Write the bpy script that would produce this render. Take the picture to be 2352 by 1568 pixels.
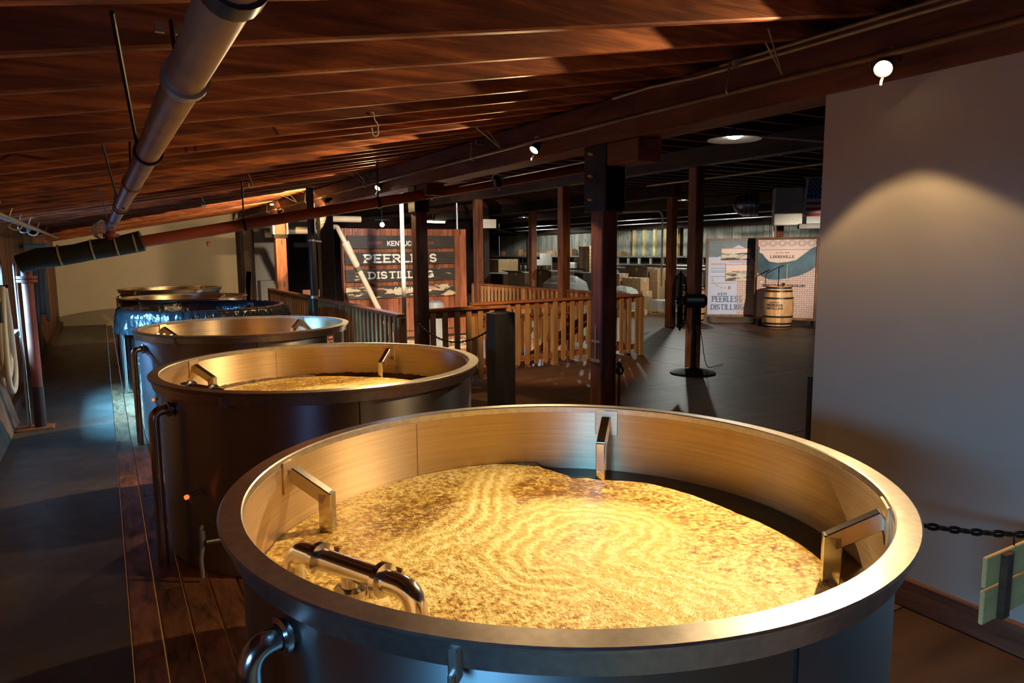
import bpy, bmesh, math, random
from mathutils import Vector, Matrix, noise
random.seed(7)
for o in list(bpy.data.objects): bpy.data.objects.remove(o)
sc = bpy.context.scene
COL = sc.collection
pi = math.pi

# ------------------------------------------------------------------ camera, world, exposure
cam = bpy.data.cameras.new('camera'); camo = bpy.data.objects.new('camera', cam); COL.objects.link(camo)
cam.sensor_width = 36.0; cam.lens = 1612.96 / 2352 * 36.0; cam.clip_start = .02; cam.clip_end = 200
R_, U_, F_ = Vector((0.864561, -0.502454, -0.008631)), Vector((0.071027, 0.105177, 0.991914)), Vector((0.497483, 0.858183, -0.12662))
mw = Matrix.Identity(4)
for i in range(3):
    mw[i][0], mw[i][1], mw[i][2] = R_[i], U_[i], -F_[i]
mw[2][3] = 1.69
camo.matrix_world = mw
sc.camera = camo
sc.view_settings.view_transform = 'Standard'; sc.view_settings.look = 'None'
sc.view_settings.exposure = 0.0; sc.view_settings.gamma = 1.0; sc.view_settings.use_curve_mapping = False
cy = sc.cycles
cy.use_denoising = True; cy.sample_clamp_indirect = 12.0; cy.max_bounces = 10; cy.diffuse_bounces = 6; cy.glossy_bounces = 5
cy.caustics_reflective = True; cy.caustics_refractive = False
w = bpy.data.worlds.new('world'); sc.world = w; w.use_nodes = True
w.node_tree.nodes['Background'].inputs[0].default_value = (.30, .45, .75, 1)
w.node_tree.nodes['Background'].inputs[1].default_value = .6

WARM = (1.0, .67, .31); NEUT = (1.0, .86, .66); COOL = (.94, 1.0, .90); DAY = (.13, .52, .95)
def light(kind, name, loc, energy, color, aim=None, **k):
    l = bpy.data.lights.new(name, kind); l.energy = energy; l.color = color
    for a, b in k.items(): setattr(l, a, b)
    o = bpy.data.objects.new(name, l); COL.objects.link(o); o.location = loc
    if aim is not None:
        o.rotation_euler = (Vector(aim) - Vector(loc)).to_track_quat('-Z', 'Y').to_euler()
    return o
# daylight through the windows of the low left wall (a soft lamp standing outside each opening)
light('AREA', 'daylight_far', (-2.3, 8.6, 2.3), 8500, DAY, (-.1, 8.75, .35), shape='RECTANGLE', size=1.7, size_y=1.3)
light('AREA', 'daylight_near', (-2.4, -.8, 2.1), 850, DAY, (1.0, .5, .5), shape='RECTANGLE', size=1.7, size_y=1.3)

# spot lamps clamped to the black iron pipe along the beam: (y, aim, narrow W, wide W)
LAMPS = [(2.0, (1.22, 1.78, .75), 560, 72), (4.97, (1.45, 4.75, .8), 430, 150), (8.73, (1.1, 7.6, .8), 430, 120), (11.03, (.6, 19, .9), 120, 520), (14.46, (1.6, 20, 1.2), 60, 210)]
def lamp_lights(p, aim, wn, ww, cone=2.30):
    p = Vector(p); a = Vector(aim); q = p + (a - p).normalized() * .03
    light('SPOT', 'spot_beam', q, wn, WARM, aim, spot_size=.92, spot_blend=1.0, shadow_soft_size=.03)
    light('SPOT', 'spot_spill', q, ww, WARM, aim, spot_size=cone, spot_blend=.06, shadow_soft_size=.012)

# ------------------------------------------------------------------ helpers
OFF = {}
def off(o): return OFF.get(o.name, Vector((0, 0, 0))) if o else Vector((0, 0, 0))
def tag(o, label=None, cat=None, group=None, kind=None):
    if label: o['label'] = label
    if cat: o['category'] = cat
    if group: o['group'] = group
    if kind: o['kind'] = kind
    return o
def thing(name, label, cat, loc=(0, 0, 0), group=None, kind=None):
    o = bpy.data.objects.new(name, None); COL.objects.link(o); o.location = loc; o.empty_display_size = .1
    OFF[o.name] = Vector(loc)
    return tag(o, label, cat, group, kind)
def link(name, me, parent=None, loc=(0, 0, 0)):
    o = bpy.data.objects.new(name, me); COL.objects.link(o); o.location = loc
    if parent: o.parent = parent
    return o
def dup(root, loc, rotz=None, label=None, drop=()):
    r = root.copy(); COL.objects.link(r); r.location = loc
    if rotz is not None: r.rotation_euler = (0, 0, rotz)
    if label: r['label'] = label
    for ch in list(root.children):
        if ch.name.split('.')[0] in drop: continue
        c = ch.copy(); COL.objects.link(c); c.parent = r
        for g in ch.children:
            d = g.copy(); COL.objects.link(d); d.parent = c
    return r
def frame_of(d):
    d = Vector(d).normalized(); a = Vector((0, 0, 1)) if abs(d.z) < .95 else Vector((1, 0, 0))
    x = d.cross(a).normalized(); return x, x.cross(d).normalized(), d
class MB:
    def __init__(s): s.v = []; s.f = []
    def add(s, vs, fs):
        n = len(s.v); s.v += [Vector(p) for p in vs]; s.f += [tuple(i + n for i in f) for f in fs]; return s
    BF = [(0, 3, 2, 1), (4, 5, 6, 7), (0, 1, 5, 4), (1, 2, 6, 5), (2, 3, 7, 6), (3, 0, 4, 7)]
    def box(s, x0, y0, z0, x1, y1, z1):
        x0, x1 = min(x0, x1), max(x0, x1); y0, y1 = min(y0, y1), max(y0, y1); z0, z1 = min(z0, z1), max(z0, z1)
        return s.add([(x0, y0, z0), (x1, y0, z0), (x1, y1, z0), (x0, y1, z0), (x0, y0, z1), (x1, y0, z1), (x1, y1, z1), (x0, y1, z1)], MB.BF)
    def obox(s, c, a, b, d):
        c, a, b, d = Vector(c), Vector(a), Vector(b), Vector(d)
        if a.cross(b).dot(d) < 0: a = -a
        return s.add([c - a - b - d, c + a - b - d, c + a + b - d, c - a + b - d, c - a - b + d, c + a - b + d, c + a + b + d, c - a + b + d], MB.BF)
    def bar(s, p, q, w, h, up=(0, 0, 1)):
        p, q = Vector(p), Vector(q); d = q - p; L = d.length; d.normalize(); x = d.cross(Vector(up))
        if x.length < 1e-4: x = d.cross(Vector((1, 0, 0)))
        x.normalize(); y = x.cross(d).normalized()
        return s.obox((p + q) / 2, x * w / 2, y * h / 2, d * L / 2)
    def cyl(s, p, q, r, r2=None, seg=16):
        return s.tube([p, q], [r, r if r2 is None else r2], seg)
    def tube(s, pts, r, seg=10, cap=True, closed=False):
        pts = [Vector(p) for p in pts]; n = len(pts); rr = r if isinstance(r, (list, tuple)) else [r] * n
        base = len(s.v); px = None
        for i, p in enumerate(pts):
            if closed: d = pts[(i + 1) % n] - pts[i - 1]
            else: d = pts[min(i + 1, n - 1)] - pts[max(i - 1, 0)]
            d.normalize()
            if px is None: x, y, _ = frame_of(d)
            else:
                x = px - d * px.dot(d); x.normalize(); y = d.cross(x).normalized()
            px = x; y = d.cross(x).normalized()
            for k in range(seg):
                a = 2 * pi * k / seg; s.v.append(p + (x * math.cos(a) + y * math.sin(a)) * rr[i])
        for i in range(n if closed else n - 1):
            i2 = (i + 1) % n
            for k in range(seg):
                k2 = (k + 1) % seg; s.f.append((base + i * seg + k, base + i * seg + k2, base + i2 * seg + k2, base + i2 * seg + k))
        if cap and not closed:
            s.f.append(tuple(base + k for k in reversed(range(seg)))); s.f.append(tuple(base + (n - 1) * seg + k for k in range(seg)))
        return s
    def lathe(s, prof, c=(0, 0), seg=64, a0=0, a1=2 * pi, closed=False, axis=None):
        full = abs(a1 - a0 - 2 * pi) < 1e-6; na = seg if full else seg + 1; base = len(s.v); m = len(prof)
        if axis: o, X, Y, Z = [Vector(t) for t in axis]
        for i in range(na):
            a = a0 + (a1 - a0) * i / seg
            for (r, z) in prof:
                if axis: s.v.append(o + (X * math.cos(a) + Y * math.sin(a)) * r + Z * z)
                else: s.v.append(Vector((c[0] + r * math.cos(a), c[1] + r * math.sin(a), z)))
        for i in range(seg):
            i2 = (i + 1) % na
            for k in range(m if closed else m - 1):
                k2 = (k + 1) % m
                s.f.append((base + i * m + k, base + i2 * m + k, base + i2 * m + k2, base + i * m + k2))
        return s
    def ball(s, c, r, n=10):
        prof = [(max(1e-4, r * math.sin(pi * i / n)), c[2] - r * math.cos(pi * i / n)) for i in range(n + 1)]
        return s.lathe(prof, c, 2 * n)
    def mesh(s, name, m, o=(0, 0, 0), smooth=None, bevel=0):
        me = bpy.data.meshes.new(name); o = Vector(o)
        me.from_pydata([tuple(p - o) for p in s.v], [], s.f); me.validate()
        bm = bmesh.new(); bm.from_mesh(me)
        if bevel:
            bmesh.ops.bevel(bm, geom=bm.edges[:], offset=bevel, segments=1, affect='EDGES', clamp_overlap=True)
        bmesh.ops.recalc_face_normals(bm, faces=bm.faces); bm.to_mesh(me); bm.free()
        me.materials.append(m)
        if smooth:
            me.polygons.foreach_set('use_smooth', [True] * len(me.polygons)); me.set_sharp_from_angle(angle=math.radians(smooth))
        me.update(); return me
    def build(s, name, m, parent=None, smooth=None, bevel=0, local=False):
        if parent is None:
            xs = [p.x for p in s.v]; ys = [p.y for p in s.v]; zs = [p.z for p in s.v]
            o = Vector(((min(xs) + max(xs)) / 2, (min(ys) + max(ys)) / 2, min(zs)))
            ob = link(name, s.mesh(name, m, o, smooth, bevel), None, o)
            OFF[ob.name] = o; return ob
        o = Vector((0, 0, 0)) if local else off(parent)
        ob = link(name, s.mesh(name, m, o, smooth, bevel), parent); OFF[ob.name] = o; return ob
def arc(c, r, a0, a1, n, ex=(1, 0, 0), ey=(0, 1, 0)):
    c, ex, ey = Vector(c), Vector(ex), Vector(ey)
    return [c + ex * r * math.cos(a0 + (a1 - a0) * i / n) + ey * r * math.sin(a0 + (a1 - a0) * i / n) for i in range(n + 1)]
def bend(pts, r, n=6):
    """polyline with its inner corners rounded"""
    pts = [Vector(p) for p in pts]; out = [pts[0]]
    for a, b, c in zip(pts, pts[1:], pts[2:]):
        d1 = (a - b).normalized(); d2 = (c - b).normalized(); k = min(r, (a - b).length * .49, (c - b).length * .49)
        p, q = b + d1 * k, b + d2 * k
        for i in range(n + 1):
            t = i / n; out.append(p * (1 - t) ** 2 + b * 2 * t * (1 - t) + q * t * t)
    return out + [pts[-1]]

# ------------------------------------------------------------------ materials
def newmat(name):
    m = bpy.data.materials.new(name); m.use_nodes = True; nt = m.node_tree
    return m, nt, nt.nodes['Principled BSDF']
def N(nt, t, **k):
    n = nt.nodes.new(t)
    for a, b in k.items():
        if a in n.inputs: n.inputs[a].default_value = b
        else: setattr(n, a, b)
    return n
def coords(nt, scale, rnd=True):
    tc = N(nt, 'ShaderNodeTexCoord'); mp = N(nt, 'ShaderNodeMapping'); mp.inputs['Scale'].default_value = scale
    if rnd:
        oi = N(nt, 'ShaderNodeObjectInfo'); vm = N(nt, 'ShaderNodeVectorMath', operation='SCALE'); vm.inputs[0].default_value = (37.1, 17.3, 53.7)
        nt.links.new(oi.outputs['Random'], vm.inputs['Scale']); nt.links.new(vm.outputs[0], mp.inputs['Location'])
    nt.links.new(tc.outputs['Object'], mp.inputs['Vector']); return mp.outputs['Vector']
def ramp(nt, fac, stops):
    r = N(nt, 'ShaderNodeValToRGB'); e = r.color_ramp.elements
    while len(e) < len(stops): e.new(.5)
    for i, (p, c) in enumerate(stops): e[i].position = p; e[i].color = (*c, 1) if len(c) == 3 else c
    nt.links.new(fac, r.inputs[0]); return r.outputs[0]
def bump(nt, b, h, strength, dist=.01):
    n = N(nt, 'ShaderNodeBump', Strength=strength, Distance=dist); nt.links.new(h, n.inputs['Height']); nt.links.new(n.outputs[0], b.inputs['Normal'])
def plain(name, c, rough=.6, metal=0, var=.15, sc_=8, spec=None):
    m, nt, b = newmat(name); b.inputs['Roughness'].default_value = rough; b.inputs['Metallic'].default_value = metal
    if spec is not None: b.inputs['Specular IOR Level'].default_value = spec
    n = N(nt, 'ShaderNodeTexNoise', Scale=sc_, Detail=4.0); nt.links.new(coords(nt, (1, 1, 1)), n.inputs['Vector'])
    nt.links.new(ramp(nt, n.outputs[0], [(.3, tuple(x * (1 - var) for x in c)), (.7, tuple(min(1, x * (1 + var)) for x in c))]), b.inputs['Base Color'])
    return m
def wood(name, dark, light_, axis=1, rough=.55, fine=30, stretch=14, bmp=.25, knots=True, mid=None, spec=.4):
    m, nt, b = newmat(name); b.inputs['Roughness'].default_value = rough; b.inputs['Specular IOR Level'].default_value = spec
    s = [fine] * 3; s[axis] = fine / stretch
    n = N(nt, 'ShaderNodeTexNoise', Scale=1.0, Detail=6.0, Roughness=.65, Distortion=.6); nt.links.new(coords(nt, s), n.inputs['Vector'])
    s2 = [4.5] * 3; s2[axis] = 1.3
    n2 = N(nt, 'ShaderNodeTexNoise', Scale=1.0, Detail=3.0, Distortion=1.2); nt.links.new(coords(nt, s2), n2.inputs['Vector'])
    mx = N(nt, 'ShaderNodeMath', operation='ADD'); mu = N(nt, 'ShaderNodeMath', operation='MULTIPLY'); mu.inputs[1].default_value = .55
    nt.links.new(n2.outputs[0], mu.inputs[0]); nt.links.new(n.outputs[0], mx.inputs[0]); nt.links.new(mu.outputs[0], mx.inputs[1])
    st = [(.55, dark), (.98, light_)]
    if mid: st = [(.55, dark), (.76, mid), (1.0, light_)]
    col = ramp(nt, mx.outputs[0], st)
    if knots:
        s3 = [5.0] * 3; s3[axis] = 1.6
        vo = N(nt, 'ShaderNodeTexVoronoi', Scale=1.0); nt.links.new(coords(nt, s3), vo.inputs['Vector'])
        k = ramp(nt, vo.outputs['Distance'], [(.05, (.18, .15, .13)), (.16, (1, 1, 1))])
        mm = N(nt, 'ShaderNodeMix', data_type='RGBA', blend_type='MULTIPLY'); mm.inputs[0].default_value = .8
        nt.links.new(col, mm.inputs[6]); nt.links.new(k, mm.inputs[7]); col = mm.outputs[2]
    oi = N(nt, 'ShaderNodeObjectInfo'); hs = N(nt, 'ShaderNodeHueSaturation'); mr = N(nt, 'ShaderNodeMapRange'); mr.inputs[3].default_value = .72; mr.inputs[4].default_value = 1.25
    nt.links.new(oi.outputs['Random'], mr.inputs[0]); nt.links.new(mr.outputs[0], hs.inputs['Value']); nt.links.new(col, hs.inputs['Color'])
    nt.links.new(hs.outputs[0], b.inputs['Base Color'])
    bump(nt, b, n.outputs[0], bmp, .006); return m
def steel(name, c, rough, aniso=(2, 2, 90), var=.12, brushed=0):
    m, nt, b = newmat(name); b.inputs['Metallic'].default_value = 1.0
    if brushed:  # brushed around the vertical axis
        tg = N(nt, 'ShaderNodeTangent', direction_type='RADIAL', axis='Z'); nt.links.new(tg.outputs[0], b.inputs['Tangent'])
        b.inputs['Anisotropic'].default_value = .85; b.inputs['Anisotropic Rotation'].default_value = brushed
    n = N(nt, 'ShaderNodeTexNoise', Scale=1.0, Detail=5.0); nt.links.new(coords(nt, aniso), n.inputs['Vector'])
    nt.links.new(ramp(nt, n.outputs[0], [(.3, tuple(x * (1 - var) for x in c)), (.7, tuple(min(1, x * (1 + var)) for x in c))]), b.inputs['Base Color'])
    n2 = N(nt, 'ShaderNodeTexNoise', Scale=3.0, Detail=4.0); nt.links.new(coords(nt, (1, 1, 1)), n2.inputs['Vector'])
    rr = N(nt, 'ShaderNodeMapRange'); rr.inputs[3].default_value = rough - .08; rr.inputs[4].default_value = rough + .10
    nt.links.new(n2.outputs[0], rr.inputs[0]); nt.links.new(rr.outputs[0], b.inputs['Roughness']); return m
def emit(name, c, s):
    m, nt, b = newmat(name); b.inputs['Base Color'].default_value = (*c, 1); b.inputs['Emission Color'].default_value = (*c, 1); b.inputs['Emission Strength'].default_value = s
    return m
STEEL_IN = steel('steel_inner', (.74, .57, .37), .40, (2, 2, 90), .10, .25)  # gold light reflected by the mash is put into this steel's colour
STEEL_OUT = steel('steel_outer', (.42, .41, .40), .42, (6, 6, 3), .06, .25)
STEEL_RIM = steel('steel_rim', (.60, .57, .54), .33, (40, 40, 40))
CHROME = steel('polished_steel', (.66, .64, .62), .16, (5, 5, 5), .05)
GALV = steel('galvanised', (.55, .57, .58), .35, (10, 10, 10))
IRON = plain('black_iron', (.020, .018, .017), .45, .6)
PIPEBLK = plain('black_pipe', (.016, .016, .018), .35, .2, spec=.6)
INSUL = plain('black_insulation', (.012, .011, .011), .75, 0, .2)
STRAP = plain('tan_strap', (.42, .33, .20), .55)
REDPIPE = plain('red_oxide_pipe', (.26, .055, .030), .5, 0, .25, 5)
TANPIPE = plain('weathered_pipe', (.36, .205, .10), .42, .1, .25, 6)
COND = plain('conduit', (.40, .33, .20), .4, .6)
PVC = plain('white_pvc', (.50, .42, .33), .4, 0, .08)
HOSE = plain('white_hose', (.62, .60, .50), .45, 0, .08)
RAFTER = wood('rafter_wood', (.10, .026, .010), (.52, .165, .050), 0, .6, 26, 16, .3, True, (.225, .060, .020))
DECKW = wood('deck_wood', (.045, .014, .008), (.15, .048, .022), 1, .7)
BEAMW = wood('beam_wood', (.050, .017, .010), (.20, .066, .030), 1, .6, 18, 10, .3)
DARKW = wood('sooty_wood', (.018, .011, .010), (.070, .034, .024), 1, .65, 18, 10)
POSTW = wood('post_wood', (.055, .019, .012), (.20, .070, .036), 2, .45, 20, 12)
POSTR = wood('red_post_wood', (.16, .050, .024), (.40, .145, .070), 2, .55, 20, 12)
BLACKW = wood('black_post_wood', (.006, .006, .007), (.020, .018, .018), 2, .6, 20, 10)
RAILW = wood('rail_wood', (.22, .065, .026), (.42, .15, .06), 1, .4, 24, 12)
RAILX = wood('rail_wood_cross', (.22, .065, .026), (.42, .15, .06), 0, .4, 24, 12)
SLATW = wood('slat_wood', (.30, .15, .06), (.50, .27, .115), 2, .5, 24, 12, .15)
PLANKW = wood('plank_wood', (.055, .024, .012), (.58, .27, .12), 1, .45, 16, 4, .4, False, (.34, .15, .07))
FLOORW = wood('floor_wood', (.060, .027, .014), (.13, .062, .032), 0, .48, 7, 10, .15, False)
SIGNW = wood('sign_plank_wood', (.20, .050, .022), (.46, .16, .075), 2, .5, 22, 12)
GREYW = wood('grey_board', (.17, .16, .13), (.46, .45, .39), 2, .7, 20, 14, .2)
PALEW = wood('pale_pine', (.72, .50, .20), (.90, .70, .34), 0, .6, 20, 10, .1, False)
BLOCKW = wood('wood_block', (.45, .24, .11), (.66, .40, .22), 2, .6)
WALLW = plain('painted_wall', (.42, .37, .315), .85, 0, .03, 3)
WALLF = plain('far_wall_paint', (.58, .53, .45), .85, 0, .04, 3)
STONE = plain('rough_stone', (.20, .13, .085), .85, 0, .45, 6)
CARD = plain('cardboard', (.36, .22, .11), .8, 0, .15, 4)
CARDD = plain('dark_cardboard', (.13, .085, .05), .8, 0, .2, 3)
WHITEB = plain('white_board', (.66, .64, .58), .7, 0, .06)
FLAG_W = plain('flag_white', (.42, .40, .37), .8, 0, .05); FLAG_R = plain('flag_red', (.30, .018, .024), .8, 0, .1); FLAG_B = plain('flag_blue', (.03, .05, .16), .8, 0, .1)
BLACK = plain('black_plastic', (.012, .012, .013), .4); GREYP = plain('grey_plastic', (.30, .32, .33), .5)
YELLOWM = plain('yellow_bolt', (.65, .50, .12), .5); LETTER = plain('cream_letter_paint', (.80, .76, .66), .6, 0, .12, 30)
REDS = plain('red_enamel', (.55, .04, .035), .45)
SOFTLENS = emit('lamp_lens', (1.0, .80, .50), 25.0)
COOLBULB = emit('cool_bulb', (.55, .75, 1.0), 40.0); WARMTUBE = emit('warm_tube', (1.0, .78, .52), 14.0); PENDGLOW = emit('pendant_lens', (1.0, .92, .78), 30.0)
LED = emit('amber_led', (1.0, .16, .02), 1.6)
def mk_floor():
    m, nt, b = newmat('painted_concrete'); b.inputs['Roughness'].default_value = .42
    n = N(nt, 'ShaderNodeTexNoise', Scale=1.6, Detail=7.0, Roughness=.6, Distortion=.8); nt.links.new(coords(nt, (1, 1.0, 1), False), n.inputs['Vector'])
    nt.links.new(ramp(nt, n.outputs[0], [(.3, (.085, .07, .055)), (.55, (.13, .112, .09)), (.75, (.21, .185, .15))]), b.inputs['Base Color'])
    n2 = N(nt, 'ShaderNodeTexNoise', Scale=9.0, Detail=5.0); nt.links.new(coords(nt, (1, 1, 1), False), n2.inputs['Vector'])
    r = N(nt, 'ShaderNodeMapRange'); r.inputs[3].default_value = .3; r.inputs[4].default_value = .6; nt.links.new(n2.outputs[0], r.inputs[0]); nt.links.new(r.outputs[0], b.inputs['Roughness'])
    bump(nt, b, n2.outputs[0], .08); return m
CONC = mk_floor()
def mk_foam():
    m, nt, b = newmat('mash_foam'); b.inputs['Roughness'].default_value = .30; b.inputs['Specular IOR Level'].default_value = .5
    L = nt.links
    tc = N(nt, 'ShaderNodeTexCoord'); at = N(nt, 'ShaderNodeAttribute', attribute_name='flow')
    sep = N(nt, 'ShaderNodeSeparateColor'); L.new(at.outputs['Color'], sep.inputs[0])
    fine = N(nt, 'ShaderNodeTexNoise', Scale=58.0, Detail=3.0, Roughness=.62); L.new(tc.outputs['Object'], fine.inputs['Vector'])
    mid = N(nt, 'ShaderNodeTexNoise', Scale=20.0, Detail=4.0, Roughness=.6); L.new(tc.outputs['Object'], mid.inputs['Vector'])
    cells = N(nt, 'ShaderNodeTexVoronoi', Scale=110.0); L.new(tc.outputs['Object'], cells.inputs['Vector'])
    ad = N(nt, 'ShaderNodeMath', operation='MULTIPLY_ADD'); ad.inputs[1].default_value = .55; L.new(mid.outputs[0], ad.inputs[0]); L.new(fine.outputs[0], ad.inputs[2])
    # brown share grows where attribute B (coarse, bubbly foam) is high
    a2 = N(nt, 'ShaderNodeMath', operation='MULTIPLY_ADD'); a2.inputs[1].default_value = -.22; L.new(sep.outputs[2], a2.inputs[0]); L.new(ad.outputs[0], a2.inputs[2])
    bub = ramp(nt, a2.outputs[0], [(.50, (.20, .095, .020)), (.62, (.44, .27, .065)), (.74, (.74, .55, .17)), (.86, (.92, .80, .42))])
    # cream streaks: G carries the distance across the flow
    st = N(nt, 'ShaderNodeMath', operation='MULTIPLY_ADD'); st.inputs[1].default_value = .12; L.new(mid.outputs[0], st.inputs[0]); L.new(sep.outputs[1], st.inputs[2])
    fr = N(nt, 'ShaderNodeMath', operation='MULTIPLY'); fr.inputs[1].default_value = 105.0; L.new(st.outputs[0], fr.inputs[0])
    sn = N(nt, 'ShaderNodeMath', operation='SINE'); L.new(fr.outputs[0], sn.inputs[0])
    mr = N(nt, 'ShaderNodeMapRange'); mr.inputs[1].default_value = -1; L.new(sn.outputs[0], mr.inputs[0])
    swl = ramp(nt, mr.outputs[0], [(.0, (.62, .43, .10)), (.6, (.80, .65, .22)), (1.0, (.94, .84, .46))])
    cmf = N(nt, 'ShaderNodeMath', operation='MULTIPLY'); cmf.inputs[1].default_value = .78; L.new(sep.outputs[0], cmf.inputs[0]); mx = N(nt, 'ShaderNodeMix', data_type='RGBA'); L.new(cmf.outputs[0], mx.inputs[0]); L.new(bub, mx.inputs[6]); L.new(swl, mx.inputs[7])
    spk = ramp(nt, cells.outputs['Distance'], [(.0, (.40, .27, .14)), (.32, (1, 1, 1))])
    m2 = N(nt, 'ShaderNodeMix', data_type='RGBA', blend_type='MULTIPLY'); m2.inputs[0].default_value = .75; L.new(mx.outputs[2], m2.inputs[6]); L.new(spk, m2.inputs[7])
    L.new(m2.outputs[2], b.inputs['Base Color'])
    add = N(nt, 'ShaderNodeMath', operation='ADD'); L.new(fine.outputs[0], add.inputs[0]); L.new(cells.outputs['Distance'], add.inputs[1])
    bump(nt, b, fine.outputs[0], .85, .010); return m
FOAM = mk_foam()
CRUST = plain('mash_crust', (.085, .045, .014), .6, 0, .5, 60)
LIQ = plain('mash_liquid', (.050, .020, .006), .30, 0, .2, 3, .25)
def mk_sheet():
    m, nt, b = newmat('black_poly_sheet'); b.inputs['Base Color'].default_value = (.016, .017, .02, 1); b.inputs['Roughness'].default_value = .22; b.inputs['Specular IOR Level'].default_value = .8
    n = N(nt, 'ShaderNodeTexNoise', Scale=9.0, Detail=3.0, Distortion=1.0); nt.links.new(coords(nt, (1, 1, 1)), n.inputs['Vector']); bump(nt, b, n.outputs[0], .5, .03); return m
SHEET = mk_sheet()
def mk_clear():
    m, nt, b = newmat('clear_wrap'); b.inputs['Base Color'].default_value = (.75, .78, .78, 1); b.inputs['Roughness'].default_value = .15; b.inputs['Alpha'].default_value = .55
    n = N(nt, 'ShaderNodeTexNoise', Scale=14.0, Detail=3.0, Distortion=1.5); nt.links.new(coords(nt, (1, 1, 1)), n.inputs['Vector']); bump(nt, b, n.outputs[0], 1.0, .05); return m
WRAP = mk_clear()
def mk_pane():
    m, nt, b = newmat('window_glass'); b.inputs['Base Color'].default_value = (.62, .66, .85, 1); b.inputs['Roughness'].default_value = .2
    b.inputs['Alpha'].default_value = .35; b.inputs['Emission Color'].default_value = (.32, .45, .95, 1); b.inputs['Emission Strength'].default_value = 5.0; return m
PANE = mk_pane()
def mk_peel(name, base, paint, lo, hi):
    m, nt, b = newmat(name); b.inputs['Roughness'].default_value = .65
    n = N(nt, 'ShaderNodeTexNoise', Scale=1.0, Detail=6.0, Roughness=.6, Distortion=.4); nt.links.new(coords(nt, (2.2, 2.2, 9)), n.inputs['Vector'])
    n2 = N(nt, 'ShaderNodeTexNoise', Scale=1.0, Detail=4.0); nt.links.new(coords(nt, (3, 20, 40)), n2.inputs['Vector'])
    c1 = ramp(nt, n2.outputs[0], [(.3, tuple(x * .6 for x in base)), (.7, tuple(x * 1.5 for x in base))]); f = ramp(nt, n.outputs[0], [(lo, (0, 0, 0)), (hi, (1, 1, 1))])
    mx = N(nt, 'ShaderNodeMix', data_type='RGBA'); mx.inputs[7].default_value = (*paint, 1); nt.links.new(f, mx.inputs[0]); nt.links.new(c1, mx.inputs[6]); nt.links.new(mx.outputs[2], b.inputs['Base Color']); return m
BOARD_A = mk_peel('sign_board_dark', (.040, .030, .024), (.45, .34, .22), .74, .76)
BOARD_B = mk_peel('sign_board_worn', (.040, .032, .024), (.52, .44, .28), .62, .64)
BOARD_C = mk_peel('sign_board_peeling', (.055, .040, .030), (.66, .52, .34), .53, .55)
BRICKP = mk_peel('peeling_brick', (.34, .13, .06), (.72, .60, .44), .45, .50)
def mk_char():
    m, nt, b = newmat('charred_wood'); b.inputs['Roughness'].default_value = .4
    vo = N(nt, 'ShaderNodeTexVoronoi', Scale=1.0, feature='DISTANCE_TO_EDGE'); nt.links.new(coords(nt, (9, 9, 40), False), vo.inputs['Vector'])
    nt.links.new(ramp(nt, vo.outputs[0], [(.0, (.003, .003, .003)), (.12, (.022, .02, .017))]), b.inputs['Base Color']); bump(nt, b, vo.outputs[0], .8, .010); return m
CHAR = mk_char()
def mk_map(name, base, line, sc_=11):
    m, nt, b = newmat(name); b.inputs['Roughness'].default_value = .5
    br = N(nt, 'ShaderNodeTexBrick', Scale=sc_); br.offset = .25; br.inputs['Mortar Size'].default_value = .035; br.inputs['Brick Width'].default_value = .55; br.inputs['Row Height'].default_value = .5
    br.inputs['Color1'].default_value = (*base, 1); br.inputs['Color2'].default_value = (*[x * .86 for x in base], 1); br.inputs['Mortar'].default_value = (*line, 1)
    sx = N(nt, 'ShaderNodeSeparateXYZ'); cx = N(nt, 'ShaderNodeCombineXYZ'); df = N(nt, 'ShaderNodeMath', operation='SUBTRACT'); nt.links.new(coords(nt, (.72, .72, 1), False), sx.inputs[0]); nt.links.new(sx.outputs[0], df.inputs[0]); nt.links.new(sx.outputs[1], df.inputs[1]); nt.links.new(df.outputs[0], cx.inputs[0]); nt.links.new(sx.outputs[2], cx.inputs[1]); nt.links.new(cx.outputs[0], br.inputs['Vector']); nt.links.new(br.outputs[0], b.inputs['Base Color']); return m

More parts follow.
